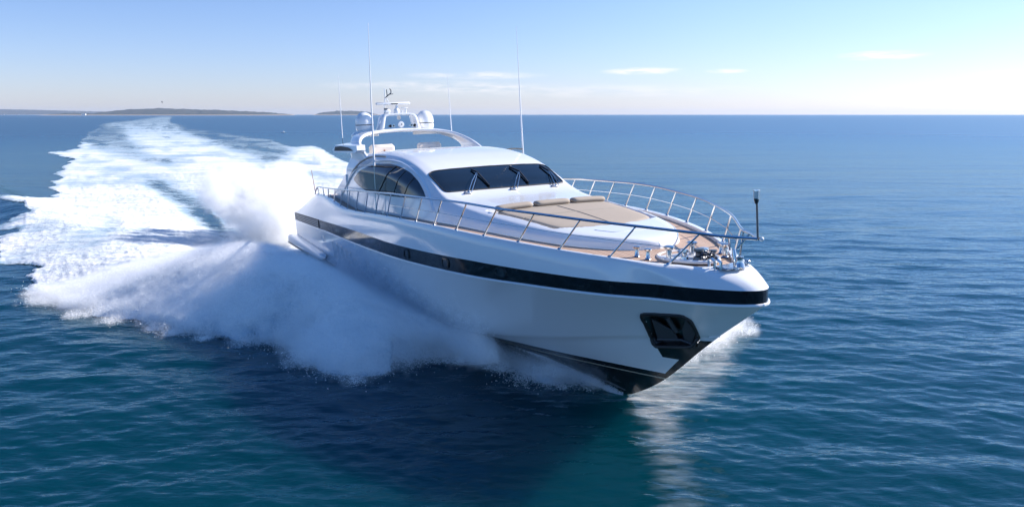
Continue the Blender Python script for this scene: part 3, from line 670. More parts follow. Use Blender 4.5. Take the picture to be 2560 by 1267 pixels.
for x in (-7.9, -12.6, -16.2, -20.9):
    for s in (-1, 1):
        y = s * (float(Bs(x)) - .22); z = float(Zs(x)) + .0
        part(MB().tube([(x - .12, y, z + .05), (x + .12, y, z + .05)], .022, 8).tube([(x - .05, y, z - .12), (x - .05, y, z + .05)], .02, 6).tube([(x + .05, y, z - .12), (x + .05, y, z + .05)], .02, 6), 'cleat', 'steel')

# ================================================================== SEA
def water_mat():
    m = bpy.data.materials.new('sea_water'); m.use_nodes = True; t = m.node_tree; p = t.nodes['Principled BSDF']
    p.inputs['Base Color'].default_value = (.0004, .030, .044, 1); p.inputs['Roughness'].default_value = .5; p.inputs['Specular IOR Level'].default_value = 0.0
    p.subsurface_method = 'BURLEY'; p.inputs['Subsurface Weight'].default_value = 1.0; p.inputs['Subsurface Radius'].default_value = (.5, 1.0, 1.0); p.inputs['Subsurface Scale'].default_value = 4.0
    geo = N(t, 'ShaderNodeNewGeometry'); ln = N(t, 'ShaderNodeVectorMath', operation='LENGTH'); t.links.new(geo.outputs['Position'], ln.inputs[0])
    gls = N(t, 'ShaderNodeBsdfGlossy'); gls.inputs['Color'].default_value = (.66, .86, 1., 1)
    t.links.new(M_(t, 'ADD', M_(t, 'MULTIPLY', M_(t, 'MULTIPLY', M_(t, 'SUBTRACT', ln.outputs['Value'], 20), 1 / 320, clamp=True), .24), .055), gls.inputs['Roughness'])
    fr = N(t, 'ShaderNodeFresnel'); fr.inputs['IOR'].default_value = 1.333
    mxs = N(t, 'ShaderNodeMixShader'); t.links.new(M_(t, 'MINIMUM', fr.outputs[0], .50), mxs.inputs[0]); t.links.new(p.outputs[0], mxs.inputs[1]); t.links.new(gls.outputs[0], mxs.inputs[2])
    t.links.new(mxs.outputs[0], t.nodes['Material Output'].inputs['Surface'])
    tc = N(t, 'ShaderNodeTexCoord')
    def layer(scl, stretch, rot, det, w):
        mp = N(t, 'ShaderNodeMapping'); mp.inputs['Rotation'].default_value = (0, 0, rot); mp.inputs['Scale'].default_value = (scl * stretch, scl, scl)
        t.links.new(tc.outputs['Object'], mp.inputs[0]); n = N(t, 'ShaderNodeTexNoise'); n.inputs['Scale'].default_value = 1; n.inputs['Detail'].default_value = det
        n.inputs['Roughness'].default_value = .55; t.links.new(mp.outputs[0], n.inputs['Vector']); return M_(t, 'MULTIPLY', n.outputs[0], w)
    h = M_(t, 'ADD', layer(3.2, .35, .15, 3, .030), layer(1.1, .4, -.2, 3, .05))
    h = M_(t, 'ADD', h, layer(8.5, .4, -.1, 2, .009))
    h = M_(t, 'ADD', h, layer(.25, .4, .1, 3, .13))
    h = M_(t, 'ADD', h, layer(.05, .35, -.1, 3, .6))
    b = N(t, 'ShaderNodeBump'); b.inputs['Strength'].default_value = 1.0; b.inputs['Distance'].default_value = 1.0
    t.links.new(h, b.inputs['Height'])
    for q in (p, gls, fr): t.links.new(b.outputs[0], q.inputs['Normal'])
    return m
MT['water'] = water_mat()
# polar sheet around the viewpoint: fine where it is near, coarse far off
azs = np.concatenate([np.linspace(-180, -40, 60)[:-1], np.linspace(-40, 40, 1060)[:-1], np.linspace(40, 180, 60)])
dep = np.concatenate([np.linspace(68, 31, 14)[:-1], np.linspace(31, 1.4, 430)[:-1], np.geomspace(1.4, .035, 60)])
rr = CAM_H / np.tan(np.radians(dep)); A, R_ = np.meshgrid(np.radians(azs), rr)
PX, PY = R_ * np.sin(A), R_ * np.cos(A); DR = np.gradient(rr)[:, None] * np.ones_like(A); DR = np.maximum(DR, R_ * rad(.0755))
wz = np.zeros_like(PX)
wr = np.random.default_rng(3)
for k in range(90):
    lam = .28 * (8 / .28) ** wr.random(); th = rad(90) + wr.normal() * .42 + (.12); amp = .0027 * lam ** .62 * (1 if lam < 3 else .45)
    kx, ky = math.cos(th) * 2 * math.pi / lam, math.sin(th) * 2 * math.pi / lam
    ph = wr.random() * 6.28; c = np.cos(kx * PX + ky * PY + ph); wz += amp * (c + .25 * c * c) * smooth_step(1 / 3., 1 / 6., DR / lam)
# wake heights, in the boat's frame
def lx(PX, PY): 
    v = np.stack([PX, PY, np.zeros_like(PX)], -1); l = to_local(v); return l[..., 0], l[..., 1]
LX, LY = lx(PX, PY); AY = np.abs(LY)
HCX = [2, -4.0, -5, -7, -9, -12, -15, -18, -20.5, -24, -30, -60, -200]; HC = [0, .0, .20, .65, 1.15, 1.8, 2.05, 1.9, 1.4, .85, .5, .25, 0]
HYX = [0, -5, -6, -7.9, -10, -12, -14, -16, -18, -20, -25, -40, -90]; HY = [.8, 1.2, 1.9, 3.4, 5.3, 5.9, 6.5, 7.2, 8.0, 8.8, 10.6, 15, 30]
OX_ = [0, -4.4, -4.8, -6.1, -7.3, -7.8, -8.3, -9.4, -11.6, -12.3, -12.9, -14.7, -17.6, -19.6, -22.8, -37, -60, -200]; OY_ = [1.0, 1.1, 1.4, 2.2, 3.4, 4.9, 6.4, 7.1, 7.6, 8.0, 8.8, 10.3, 12.0, 13.8, 15, 18.5, 25, 60]
def mound(LX, AY):
    hc, yc, yo = pch(LX, HCX, HC), pch(LX, HYX, HY), pch(LX, OX_, OY_)
    yo = np.maximum(yo, yc + .4)
    yi = np.interp(-LX, [4, 8, 12, 20, 28, 60], [.8, 2.4, 3.2, 4.2, 5.5, 12])
    a = smooth_step(0, 1, (AY - yi) / np.maximum(yc - yi, .3)); q = np.clip((AY - yc) / (yo - yc), 0, 1)
    return hc * np.where(AY < yc, a, (1 - q) ** 1.15 * (1 + .25 * np.sin(q * 3.14)))
mz = mound(LX, AY)
hollow = -.35 * np.exp(-((AY - 5.5) / 3.0) ** 2) * smooth_step(-26, -34, LX) * smooth_step(-90, -50, LX)
rooster = 1.0 * np.exp(-(LY / 2.6) ** 2) * smooth_step(-30, -42, LX) * smooth_step(-110, -60, LX)
farcr = .8 * np.exp(-((AY - (15 + (-LX - 40) * .30)) / 2.2) ** 2) * smooth_step(-36, -60, LX) * smooth_step(-190, -110, LX)
WH = hollow + rooster + farcr + mz * smooth_step(-19, -25, LX)
# chart of the foam, traced as outlines (survey coordinates), then laid on the sea
CW, CH = 1280, 690; Y0 = 270
gx, gy = np.meshgrid(np.arange(CW) * 2.0 - 219, Y0 + np.arange(CH) * 1.5)
OUT = [(432, 289), (400, 289), (330, 299), (285, 303), (243, 311), (225, 330), (208, 348), (192, 356), (176, 365), (205, 372), (180, 378), (126, 380), (148, 393), (160, 405), (165, 415), (158, 428), (132, 437), (163, 443), (150, 452),
       (108, 460), (140, 466), (106, 469), (130, 476), (140, 486), (126, 493), (100, 500), (43, 506), (74, 511), (60, 518), (6, 524), (36, 530), (26, 535), (74, 537), (66, 545), (88, 549), (87, 555), (50, 562), (0, 571), (-40, 575),
       (22, 583), (69, 582), (40, 590), (13, 597), (5, 610), (0, 623), (14, 634), (-10, 650), (2, 660), (43, 662), (87, 671), (82, 688), (93, 701), (78, 721), (117, 740), (152, 745), (156, 766), (174, 777), (208, 769), (243, 773),
       (247, 792), (304, 795), (400, 810), (456, 828), (520, 838), (591, 849), (704, 849), (769, 854), (782, 871), (778, 906), (804, 932), (834, 943), (899, 947), (964, 940), (995, 920), (1010, 895), (1040, 882), (1160, 875), (1230, 880), (1290, 895), (1325, 940), (1345, 955), (1377, 965),
       (1420, 949), (1450, 947), (1480, 955), (1500, 960), (1440, 900), (1300, 800), (1100, 640), (900, 480), (880, 412), (836, 391), (805, 372), (781, 364), (742, 368), (723, 364), (680, 348), (641, 343), (586, 336), (547, 328), (469, 316), (425, 304), (436, 294)]
def ras(P): return inpoly(gx, gy, np.array(P, float)).astype(float)
def blur(a, r):
    for _ in range(2):
        for ax in (0, 1):
            c = np.cumsum(np.concatenate([np.repeat(np.take(a, [0], ax), r + 1, ax), a, np.repeat(np.take(a, [-1], ax), r, ax)], ax), ax)
            hi = np.take(c, range(2 * r + 1, c.shape[ax]), ax); lo = np.take(c, range(0, c.shape[ax] - 2 * r - 1), ax); a = (hi - lo) / (2 * r + 1)
    return a
chart = blur(ras(OUT), 2)
chart *= .50 + .42 * smooth_step(296, 385, gy) + .08 * smooth_step(400, 560, gy)
def soft(P, r, w):
    global chart
    chart *= 1 - (1 - w) * blur(ras(P), r)
soft([(243, 311), (300, 325), (330, 350), (375, 387), (425, 412), (380, 412), (300, 392), (215, 372), (200, 350)], 5, .62)
soft([(441, 321), (470, 317), (586, 337), (680, 348), (742, 368), (720, 392), (660, 402), (600, 385), (540, 360), (480, 338)], 6, .54)
soft([(370, 384), (430, 396), (470, 420), (440, 424), (390, 405)], 4, .65)
soft([(330, 432), (400, 448), (470, 475), (530, 500), (560, 540), (600, 572), (650, 600), (700, 618), (650, 632), (590, 612), (540, 585), (480, 545), (430, 510), (380, 475)], 8, .42)
soft([(480, 510), (530, 515), (560, 545), (540, 560), (490, 535)], 4, .6)
soft([(742, 425), (760, 440), (820, 500), (790, 505), (750, 475), (735, 445)], 4, .55)
soft([(500, 580), (580, 600), (660, 622), (640, 640), (560, 612)], 4, .6)
chart[(gy > 870) & (gx > 985) & (gx < 1340)] *= .0
streak = [(1562, 986), (1600, 955), (1650, 925), (1720, 880), (1790, 838), (1835, 832), (1842, 850), (1830, 890), (1815, 930), (1795, 970), (1740, 1005), (1690, 1040), (1700, 1100), (1722, 1180), (1745, 1290), (1655, 1290), (1640, 1180), (1620, 1100), (1595, 1040)]  # outline of the sunlit hull's reflection, painted on the water as pale streaks
refl = (1.0 * blur(ras(streak), 7) * (1 - .35 * smooth_step(980, 1200, gy)))
def chart_at(x, y):
    u = np.clip((x + 219) / 2.0, 0, CW - 1.001); v = np.clip((y - Y0) / 1.5, 0, CH - 1.001); i, j = v.astype(int), u.astype(int); a, b = v - i, u - j
    c = chart[i, j] * (1 - a) * (1 - b) + chart[i + 1, j] * a * (1 - b) + chart[i, j + 1] * (1 - a) * b + chart[i + 1, j + 1] * a * b
    return np.where((x < -215) | (x > 2300) | (y < Y0) | (y > Y0 + CH * 1.5 - 2), 0, c)
sx_, sy_ = survey(np.stack([PX, PY, np.zeros_like(PX)], -1))
jit = fbm(np.stack([PX * .6, PY * .6], -1), 4, 11); jit2 = fbm(np.stack([PX * 2.2, PY * 2.2], -1), 3, 23)
sc_ = np.clip(25 / np.maximum(R_, 1), .12, 1.4)
spk = fbm(np.stack([sx_ / 150, sy_ / 13], -1), 3, 31); spk2 = fbm(np.stack([sx_ / 40, sy_ / 5], -1), 3, 37)
lf = np.clip((900 - sx_) / 700, .1, 1) * np.clip((sy_ - 290) / 90, .1, 1)
cov = chart_at(sx_ + (spk * 38 + spk2 * 22) * lf + jit * 16 * sc_, sy_ + (jit2 * 7 + jit * 7) * sc_)
def refl_at(x, y):
    u = np.clip((x + 219) / 2.0, 0, CW - 1.001).astype(int); v = np.clip((y - Y0) / 1.5, 0, CH - 1.001).astype(int); return np.where((x < 1400) | (x > 2000) | (y < 800), 0, refl[v, u])
fcov = refl_at(sx_ + 45 * fbm(np.stack([sx_ / 160, sy_ / 7], -1), 3, 61), sy_)
inside = (AY < np.interp(-LX, [-1.9, 0, 5, 10, 28], [0, .5, 1.4, 2.4, 3.2])) & (LX < 1.5) & (LX > -28)
# port-side bow wave, mirrored from the starboard one
pm = smooth_step(.03, .15, mz) * (LY > 0) * (LX < -5.0); cov = np.maximum(cov, pm * np.clip(.78 + .6 * jit + .4 * jit2, 0, 1))
cov[R_ > 4500] = 0
cov = cov * (1 - .30 * smooth_step(.0, .5, fbm(np.stack([LX * .05, LY * .22], -1), 4, 77)) * smooth_step(-24, -34, LX) * smooth_step(.05, .5, cov) * smooth_step(1500, 250, R_))
texh = (.07 * fbm(np.stack([PX * .8, PY * 1.3], -1), 4, 5) + .07 * fbm(np.stack([PX * 2.6, PY * 4.2], -1), 3, 6)) * smooth_step(3, .8, DR)
texh2 = .35 * fbm(np.stack([PX * .25, PY * .25], -1), 3, 8) * smooth_step(20, 6, DR)
base = wz * (1 - .5 * cov) + WH * smooth_step(6, 14, R_)
starb = (LY < 0)
S_ = smooth_step(.62, .98, cov)
foam_z = base + .012 + mz * np.where(LY > 0, .6, 1.0) * smooth_step(-25, -19, LX) * smooth_step(0.45, .85, cov) * (1 + .22 * fbm(np.stack([PX * .55, PY * .55], -1), 3, 40)) + S_ * (texh + texh2 * .3 + .07)
wat_z = base - .05 * smooth_step(.5, 1, cov)
def sheet(name, Z, keep, m, attr=None):
    a, b = PX.shape; idx = -np.ones(a * b, np.int64); q = np.arange(a * b).reshape(a, b)
    F_ = np.stack([q[:-1, :-1], q[:-1, 1:], q[1:, 1:], q[1:, :-1]], -1)
    if keep is not None:
        kf = keep[:-1, :-1] | keep[1:, :-1] | keep[:-1, 1:] | keep[1:, 1:]; F_ = F_[kf]
    F_ = F_.reshape(-1, 4); used = np.unique(F_); idx[used] = np.arange(len(used)); F_ = idx[F_]
    V = np.stack([PX, PY, Z], -1).reshape(-1, 3)[used]
    me = bpy.data.meshes.new(name); me.vertices.add(len(V)); me.vertices.foreach_set('co', V.ravel().astype(np.float32))
    me.loops.add(F_.size); me.loops.foreach_set('vertex_index', F_.ravel().astype(np.int32)); me.polygons.add(len(F_))
    me.polygons.foreach_set('loop_start', (np.arange(len(F_)) * 4).astype(np.int32)); me.polygons.foreach_set('loop_total', np.full(len(F_), 4, np.int32))
    me.update(calc_edges=True); me.polygons.foreach_set('use_smooth', np.ones(len(F_), bool)); me.materials.append(m)
    if attr is not None:
        at = me.attributes.new('cover', 'FLOAT', 'POINT'); at.data.foreach_set('value', attr.ravel()[used].astype(np.float32))
    o = bpy.data.objects.new(name, me); COL.objects.link(o); return o
sea = sheet('sea', wat_z, None, MT['water']); sea['kind'] = 'structure'
def foam_mat(refl=False):
    m = bpy.data.materials.new('painted_reflection' if refl else 'foam'); m.use_nodes = True; t = m.node_tree; p = t.nodes['Principled BSDF']
    p.inputs['Base Color'].default_value = (.74, .75, .76, 1); p.inputs['Roughness'].default_value = .9; p.inputs['Specular IOR Level'].default_value = .2
    at = N(t, 'ShaderNodeAttribute', attribute_name='cover'); tc = N(t, 'ShaderNodeTexCoord')
    def nzz(scale, det, rough=.6, sx=1., sy=1.):
        mp = N(t, 'ShaderNodeMapping'); mp.inputs['Scale'].default_value = (scale * sx, scale * sy, scale); t.links.new(tc.outputs['Object'], mp.inputs[0])
        n = N(t, 'ShaderNodeTexNoise'); n.inputs['Scale'].default_value = 1; n.inputs['Detail'].default_value = det; n.inputs['Roughness'].default_value = rough
        t.links.new(mp.outputs[0], n.inputs['Vector']); return n.outputs[0]
    n1, n2, n3 = nzz(3.0, 8, .7, .6, 1.), nzz(.5, 7, .65, .5, 1.), nzz(.04, 6, .6)
    nn = M_(t, 'ADD', M_(t, 'MULTIPLY', n1, .45), M_(t, 'ADD', M_(t, 'MULTIPLY', n2, .35), M_(t, 'MULTIPLY', n3, .2)))
    # alpha rises from 0 to 1 over the band of noise around (1 - cover)
    a = M_(t, 'MULTIPLY', M_(t, 'ADD', M_(t, 'SUBTRACT', nn, .72), M_(t, 'MULTIPLY', at.outputs['Fac'], .62)), 7.0, clamp=True)
    if refl:
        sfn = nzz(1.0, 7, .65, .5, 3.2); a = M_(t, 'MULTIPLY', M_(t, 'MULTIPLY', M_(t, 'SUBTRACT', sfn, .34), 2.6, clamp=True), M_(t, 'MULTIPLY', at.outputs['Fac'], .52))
    t.links.new(a, p.inputs['Alpha'])
    n4, n5 = nzz(1.3, 8, .75, .35, 1.), nzz(.16, 6, .6, .4, 1.)
    k = M_(t, 'ADD', M_(t, 'MULTIPLY', n4, .7), M_(t, 'MULTIPLY', n5, .4))
    k = M_(t, 'ADD', M_(t, 'SUBTRACT', k, .80), M_(t, 'MULTIPLY', at.outputs['Fac'], .46))
    k = M_(t, 'MULTIPLY', k, 4.0, clamp=True)
    t.links.new(mixc(t, k, (.30, .42, .52), (.80, .80, .80)), p.inputs['Base Color'])
    h = M_(t, 'ADD', M_(t, 'MULTIPLY', n1, .20), M_(t, 'MULTIPLY', n2, .30))
    b = N(t, 'ShaderNodeBump'); b.inputs['Strength'].default_value = .8; b.inputs['Distance'].default_value = .8
    t.links.new(h, b.inputs['Height']); t.links.new(b.outputs[0], p.inputs['Normal'])
    return m
MT['foam'] = foam_mat()
foam = sheet('wake_foam', foam_z, (cov > .02) & ~inside, MT['foam'], cov)
foam['kind'] = 'stuff'; foam['label'] = 'churned white foam of the broad wake spreading behind the yacht'; foam['category'] = 'foam'

ff = sheet('painted_reflection', wat_z + .006, fcov > .01, foam_mat(True), fcov)
ff['kind'] = 'stuff'; ff['label'] = 'pale streaks painted on the water as the reflection of the sunlit hull at right of the bow'; ff['category'] = 'foam'

# ================================================================== SPRAY (clouds of droplets)
def spray_mat():
    m = bpy.data.materials.new('spray_droplets'); m.use_nodes = True; t = m.node_tree; p = t.nodes['Principled BSDF']
    out = t.nodes['Material Output']; t.nodes.remove(p)
    d = N(t, 'ShaderNodeBsdfDiffuse'); d.inputs[0].default_value = (.985, .985, .985, 1); tr = N(t, 'ShaderNodeBsdfTranslucent'); tr.inputs[0].default_value = (.985, .985, .985, 1)
    mx = N(t, 'ShaderNodeMixShader'); mx.inputs[0].default_value = .5; t.links.new(d.outputs[0], mx.inputs[1]); t.links.new(tr.outputs[0], mx.inputs[2]); t.links.new(mx.outputs[0], out.inputs[0])
    return m
MT['spray'] = spray_mat()
def mist(name, C, label, vox, radius, dens):
    """fine suspended water: a fog volume grown round the points"""
    me = bpy.data.meshes.new(name); me.vertices.add(len(C)); me.vertices.foreach_set('co', C.ravel().astype(np.float32)); me.update()
    o = bpy.data.objects.new(name, me); COL.objects.link(o)
    m = bpy.data.materials.new(name); m.use_nodes = True; t = m.node_tree; t.nodes.remove(t.nodes['Principled BSDF'])
    pv = N(t, 'ShaderNodeVolumePrincipled'); pv.inputs['Color'].default_value = (.995, .995, .995, 1); pv.inputs['Density'].default_value = dens; pv.inputs['Anisotropy'].default_value = .0
    t.links.new(pv.outputs[0], t.nodes['Material Output'].inputs['Volume'])
    g = bpy.data.node_groups.new(name, 'GeometryNodeTree'); g.interface.new_socket('Geometry', in_out='INPUT', socket_type='NodeSocketGeometry'); g.interface.new_socket('Geometry', in_out='OUTPUT', socket_type='NodeSocketGeometry')
    gi = g.nodes.new('NodeGroupInput'); go = g.nodes.new('NodeGroupOutput'); mp = g.nodes.new('GeometryNodeMeshToPoints'); pvn = g.nodes.new('GeometryNodePointsToVolume'); sm = g.nodes.new('GeometryNodeSetMaterial')
    pvn.resolution_mode = 'VOXEL_SIZE'; pvn.inputs['Voxel Size'].default_value = vox; pvn.inputs['Radius'].default_value = radius; pvn.inputs['Density'].default_value = 1.0
    g.links.new(gi.outputs[0], mp.inputs[0]); g.links.new(mp.outputs[0], pvn.inputs[0]); g.links.new(pvn.outputs[0], sm.inputs[0]); sm.inputs['Material'].default_value = m; g.links.new(sm.outputs[0], go.inputs[0])
    md = o.modifiers.new('mist', 'NODES'); md.node_group = g
    o['kind'] = 'stuff'; o['label'] = label; o['category'] = 'spray'; return o
def droplets(name, C, size, label, Nrm=None):
    n = len(C); a = rng.normal(size=(n, 3)); a /= np.linalg.norm(a, axis=1)[:, None]; b = np.cross(a, rng.normal(size=(n, 3))); b /= np.linalg.norm(b, axis=1)[:, None]; c = np.cross(a, b)
    s = size * rng.lognormal(0, .22, (n, 1)) if np.isscalar(size) else (size * rng.lognormal(0, .22, n))[:, None]
    V = np.stack([C + s * b, C + s * (-.5 * b + .87 * c), C + s * (-.5 * b - .87 * c)], 1).reshape(-1, 3)
    me = bpy.data.meshes.new(name); me.vertices.add(3 * n); me.vertices.foreach_set('co', V.ravel().astype(np.float32))
    me.loops.add(3 * n); me.loops.foreach_set('vertex_index', np.arange(3 * n, dtype=np.int32)); me.polygons.add(n)
    me.polygons.foreach_set('loop_start', np.arange(n, dtype=np.int32) * 3); me.polygons.foreach_set('loop_total', np.full(n, 3, np.int32)); me.update(calc_edges=True)
    if Nrm is not None:
        Nv = Nrm + rng.normal(size=Nrm.shape) * .30; Nv /= np.linalg.norm(Nv, axis=1)[:, None]
        me.polygons.foreach_set('use_smooth', np.ones(n, bool)); me.normals_split_custom_set_from_vertices(np.repeat(Nv, 3, 0).tolist())
    me.materials.append(MT['spray']); o = bpy.data.objects.new(name, me); COL.objects.link(o)
    o['kind'] = 'stuff'; o['label'] = label; o['category'] = 'spray'; return o
def mound_pts(n, x0, x1, thick, side=-1, power=1.0):
    x = x0 + (x1 - x0) * rng.random(n) ** power; hc, yc, yo = pch(x, HCX, HC), pch(x, HYX, HY), pch(x, OX_, OY_); yo = np.maximum(yo, yc + .4)
    yi = np.interp(-x, [4, 8, 12, 20, 28], [.8, 2.4, 3.2, 4.2, 5.5]); u = rng.random(n)
    y = np.where(u < .35, yi + (yc - yi) * (u / .35) ** .6, yc + (yo - yc) * ((u - .35) / .65))
    z = mound(x, y) + np.minimum(np.abs(rng.normal(size=n)), 1.7) * thick * (.3 + hc) 
    y = y + rng.normal(size=n) * thick * .6
    wx = np.stack([x, side * y, np.zeros(n)], 1); wpt = to_world(wx); wpt[:, 2] = z + .05; return wpt
def ropes(w, amt=1.0):
    l = to_local(w); a = fbm(np.stack([l[:, 0] * 1.1 - l[:, 1] * .35, l[:, 1] * .5], -1), 3, 51); b = fbm(np.stack([l[:, 0] * 4.2 - l[:, 1] * 1.3, l[:, 1] * .8 + w[:, 2]], -1), 3, 52)
    return w[rng.random(len(w)) < np.clip(.55 + amt * (1.3 * a + 1.6 * b), .02, 1)]
P1 = ropes(mound_pts(800000, -5.5, -23, .13), .8)
# sheet thrown off the chine near the bow: parabolas from the hull to the landing line
def sheet_pts(n, xa, xb, side=-1):
    x = xa + (xb - xa) * rng.random(n); q = rng.random(n) ** .8; y0 = np.interp(-x, [3, 5, 8, 12, 16], [.3, 1.5, 2.5, 3.1, 3.3]); yo = pch(x - 1.2, OX_, OY_)
    z0 = .25 + .05 * np.clip(-x - 4, 0, 8); vz = np.interp(-x, [3, 5, 8, 12], [.15, 1.1, 2.3, 3.2])
    z = z0 * (1 - q) + vz * q * (1 - q) * 1.6 + rng.normal(size=n) * (.05 + .12 * q); y = y0 + (yo - y0) * q; xl = x - 2.0 * q + rng.normal(size=n) * .15
    w = to_world(np.stack([xl, side * y, np.zeros(n)], 1)); w[:, 2] = np.maximum(z, .02); return w
P2 = ropes(sheet_pts(360000, -3.2, -12), 1.6)
P2b = ropes(sheet_pts(70000, -3.0, -5.5), 1.6)
# landing turbulence: rolled front where the sheet meets the sea
def roll(n, pts, r, h):
    pts = np.array(pts, float); w = trace(pts[:, 0], pts[:, 1]) if pts.shape[1] == 2 else to_world(pts) * [1, 1, 0]; u = rng.random(n) * (len(w) - 1); i = u.astype(int); f = (u - i)[:, None]; c = w[i] * (1 - f) + w[np.minimum(i + 1, len(w) - 1)] * f
    kk = rng.integers(0, 160, n); cu = rng.random(160) * (len(w) - 1); ci = cu.astype(int); cf = (cu - ci)[:, None]
    cc = w[ci] * (1 - cf) + w[np.minimum(ci + 1, len(w) - 1)] * cf + rng.normal(size=(160, 3)) * [r * 1.1, r * 1.1, 0]; rs = r * rng.uniform(.2, .8, 160)
    g = rng.normal(size=(n, 3)) * np.stack([rs[kk], rs[kk], rs[kk] * h / r * 1.3], 1); c = np.where((rng.random(n) < .6)[:, None], cc[kk], c)
    g[:, 2] = np.abs(g[:, 2]); return c + g
FR = [(1450, 945), (1400, 950), (1360, 950), (1330, 940), (1290, 915)]
P3 = roll(60000, FR, .26, .24)
FR2 = [(980, 900), (900, 925), (840, 920), (810, 890), (800, 860), (860, 850), (940, 860), (1000, 870)]
P4 = roll(200000, FR2, .45, .45)
FR3 = [(769, 850), (704, 835), (591, 830), (456, 812), (304, 780), (180, 760), (110, 725)]
P5 = roll(240000, FR3, .40, .16)
# whisker of water climbing the forefoot
x = rng.uniform(-6.5, -2.9, 9000); yk = np.interp(-x, [2.9, 3.5, 5, 6.5], [.05, .35, 1.25, 1.9]); w = to_world(np.stack([x, -yk - .05, np.zeros_like(x)], 1)); w[:, 2] = np.interp(-x, [2.9, 3.5, 5, 6.5], [.02, .15, .62, .9]) + rng.normal(size=len(x)) * .05
# mist drifting up the topsides
n = 60000; x = -5 - 13 * rng.random(n) ** 1.2; h = rng.exponential(.30, n) * np.interp(-x, [5, 12, 22], [.6, 1.0, .8]); y = np.interp(-x, [7, 12, 22], [2.7, 3.5, 3.7]) + np.abs(rng.normal(size=n)) * .35 + h * .15
P7 = to_world(np.stack([x, -y, np.zeros(n)], 1)); P7[:, 2] = .7 + h
mist('bow_mist', np.concatenate([P1[::3], P2[::3], P4[::5], P5[::8], P7[::8]]), 'soft bluish white mist clinging to the bow wave along the yacht side', .10, .13, 1.15)
P1, P2, P4, P5 = P1[::2], P2[::2], P4, P5
P8 = np.concatenate([roll(5000, FR2, .65, .6), roll(3000, FR3, .45, .45), roll(2500, FR, .4, .4)])
Cb = np.concatenate([P1, P2, P2b, P3, P4, P5, w, P7, P8])
sz = np.concatenate([np.full(len(P1), .015), np.full(len(P2), .012), np.full(len(P2b), .011), np.full(len(P3), .012), np.full(len(P4), .014), np.full(len(P5), .016), np.full(len(w), .014), np.full(len(P7), .013), np.full(len(P8), .019)])
droplets('bow_spray', Cb, sz, 'bluish white spray thrown up along the starboard side of the yacht hull')
# port bow wave seen past the stem
Pp = ropes(mound_pts(240000, -5, -22, .22, side=1), .8); Pq = np.concatenate([sheet_pts(90000, -3.6, -11, side=1), roll(60000, [(-4.3, 1.3, 0), (-4.9, 2.8, 0), (-5.4, 4.4, 0), (-5.8, 6.3, 0), (-7.2, 6.9, 0), (-9, 7.4, 0), (-11.5, 8, 0)], .34, .42)])
mist('port_mist', np.concatenate([Pp[::4], Pq[::3]]), 'sunlit white mist along the far side of the yacht hull behind the bow', .12, .16, 1.3)
droplets('port_spray', np.concatenate([Pp, Pq]), np.full(len(Pp) + len(Pq), .016), 'small burst of sunlit white spray low on the water just right of the stem')
# plume at the stern
def billow(n, px, py, hgt, r, k=12, asp=(1, 1, 1)):
    """billow of many overlapping puffs round the sight point, standing at the given height"""
    c = trace(px, py, hgt); sub = rng.normal(size=(k, 3)) * r * .48 * np.array(asp); rs_ = r * rng.uniform(.25, .55, k)
    i = rng.integers(0, k, n); d = rng.normal(size=(n, 3)); d /= np.linalg.norm(d, axis=1)[:, None]
    q = np.abs(rng.normal(0, .62, n)) ** .8
    return c + sub[i] + d * (q * rs_[i])[:, None]
Ps = np.concatenate([billow(181500, 650, 525, 1.8, 2.1, 26, (1.1, 1.2, .9)), billow(71500, 605, 495, 2.5, 1.4, 14), billow(49500, 640, 462, 3.2, 1.1, 12), billow(82500, 705, 555, 1.2, 1.6, 16, (1, 1.2, .8)),
                     billow(33000, 560, 500, 2.2, .9, 10), billow(71500, 722, 500, 1.8, 1.6, 16), billow(22000, 600, 440, 3.5, .8, 8), billow(33000, 660, 595, .4, 1.3, 12, (1.5, 1.2, .3)), billow(22000, 790, 395, 1.0, 1.0, 10, (2, 1, .7))])
Ps = Ps[Ps[:, 2] > .02]
mist('stern_mist', Ps[::12], 'bright white mist rising off the stern quarter of the yacht', .14, .24, .9)
droplets('stern_spray', Ps[::3], .018, 'tall billowing plume of white spray rising behind the stern quarter')

# ================================================================== LAND, SMALL THINGS FAR OFF
def land_mat(name, c1, c2, c3):
    m = bpy.data.materials.new(name); m.use_nodes = True; t = m.node_tree; p = t.nodes['Principled BSDF']; p.inputs['Roughness'].default_value = .95
    tc = N(t, 'ShaderNodeTexCoord'); n = N(t, 'ShaderNodeTexNoise'); n.inputs['Scale'].default_value = .03; n.inputs['Detail'].default_value = 8; t.links.new(tc.outputs['Object'], n.inputs['Vector'])
    s = N(t, 'ShaderNodeSeparateXYZ'); t.links.new(tc.outputs['Object'], s.inputs[0])
    c = mixc(t, M_(t, 'MULTIPLY', M_(t, 'SUBTRACT', n.outputs[0], .35), 3.5, clamp=True), c1, c2); c = mixc(t, M_(t, 'LESS_THAN', s.outputs[2], 3.2), c, c3)
    t.links.new(c, p.inputs['Base Color']); return m
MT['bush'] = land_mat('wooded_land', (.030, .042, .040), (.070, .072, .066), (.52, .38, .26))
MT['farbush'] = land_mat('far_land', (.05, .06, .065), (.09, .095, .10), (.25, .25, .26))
HZ = 286.0
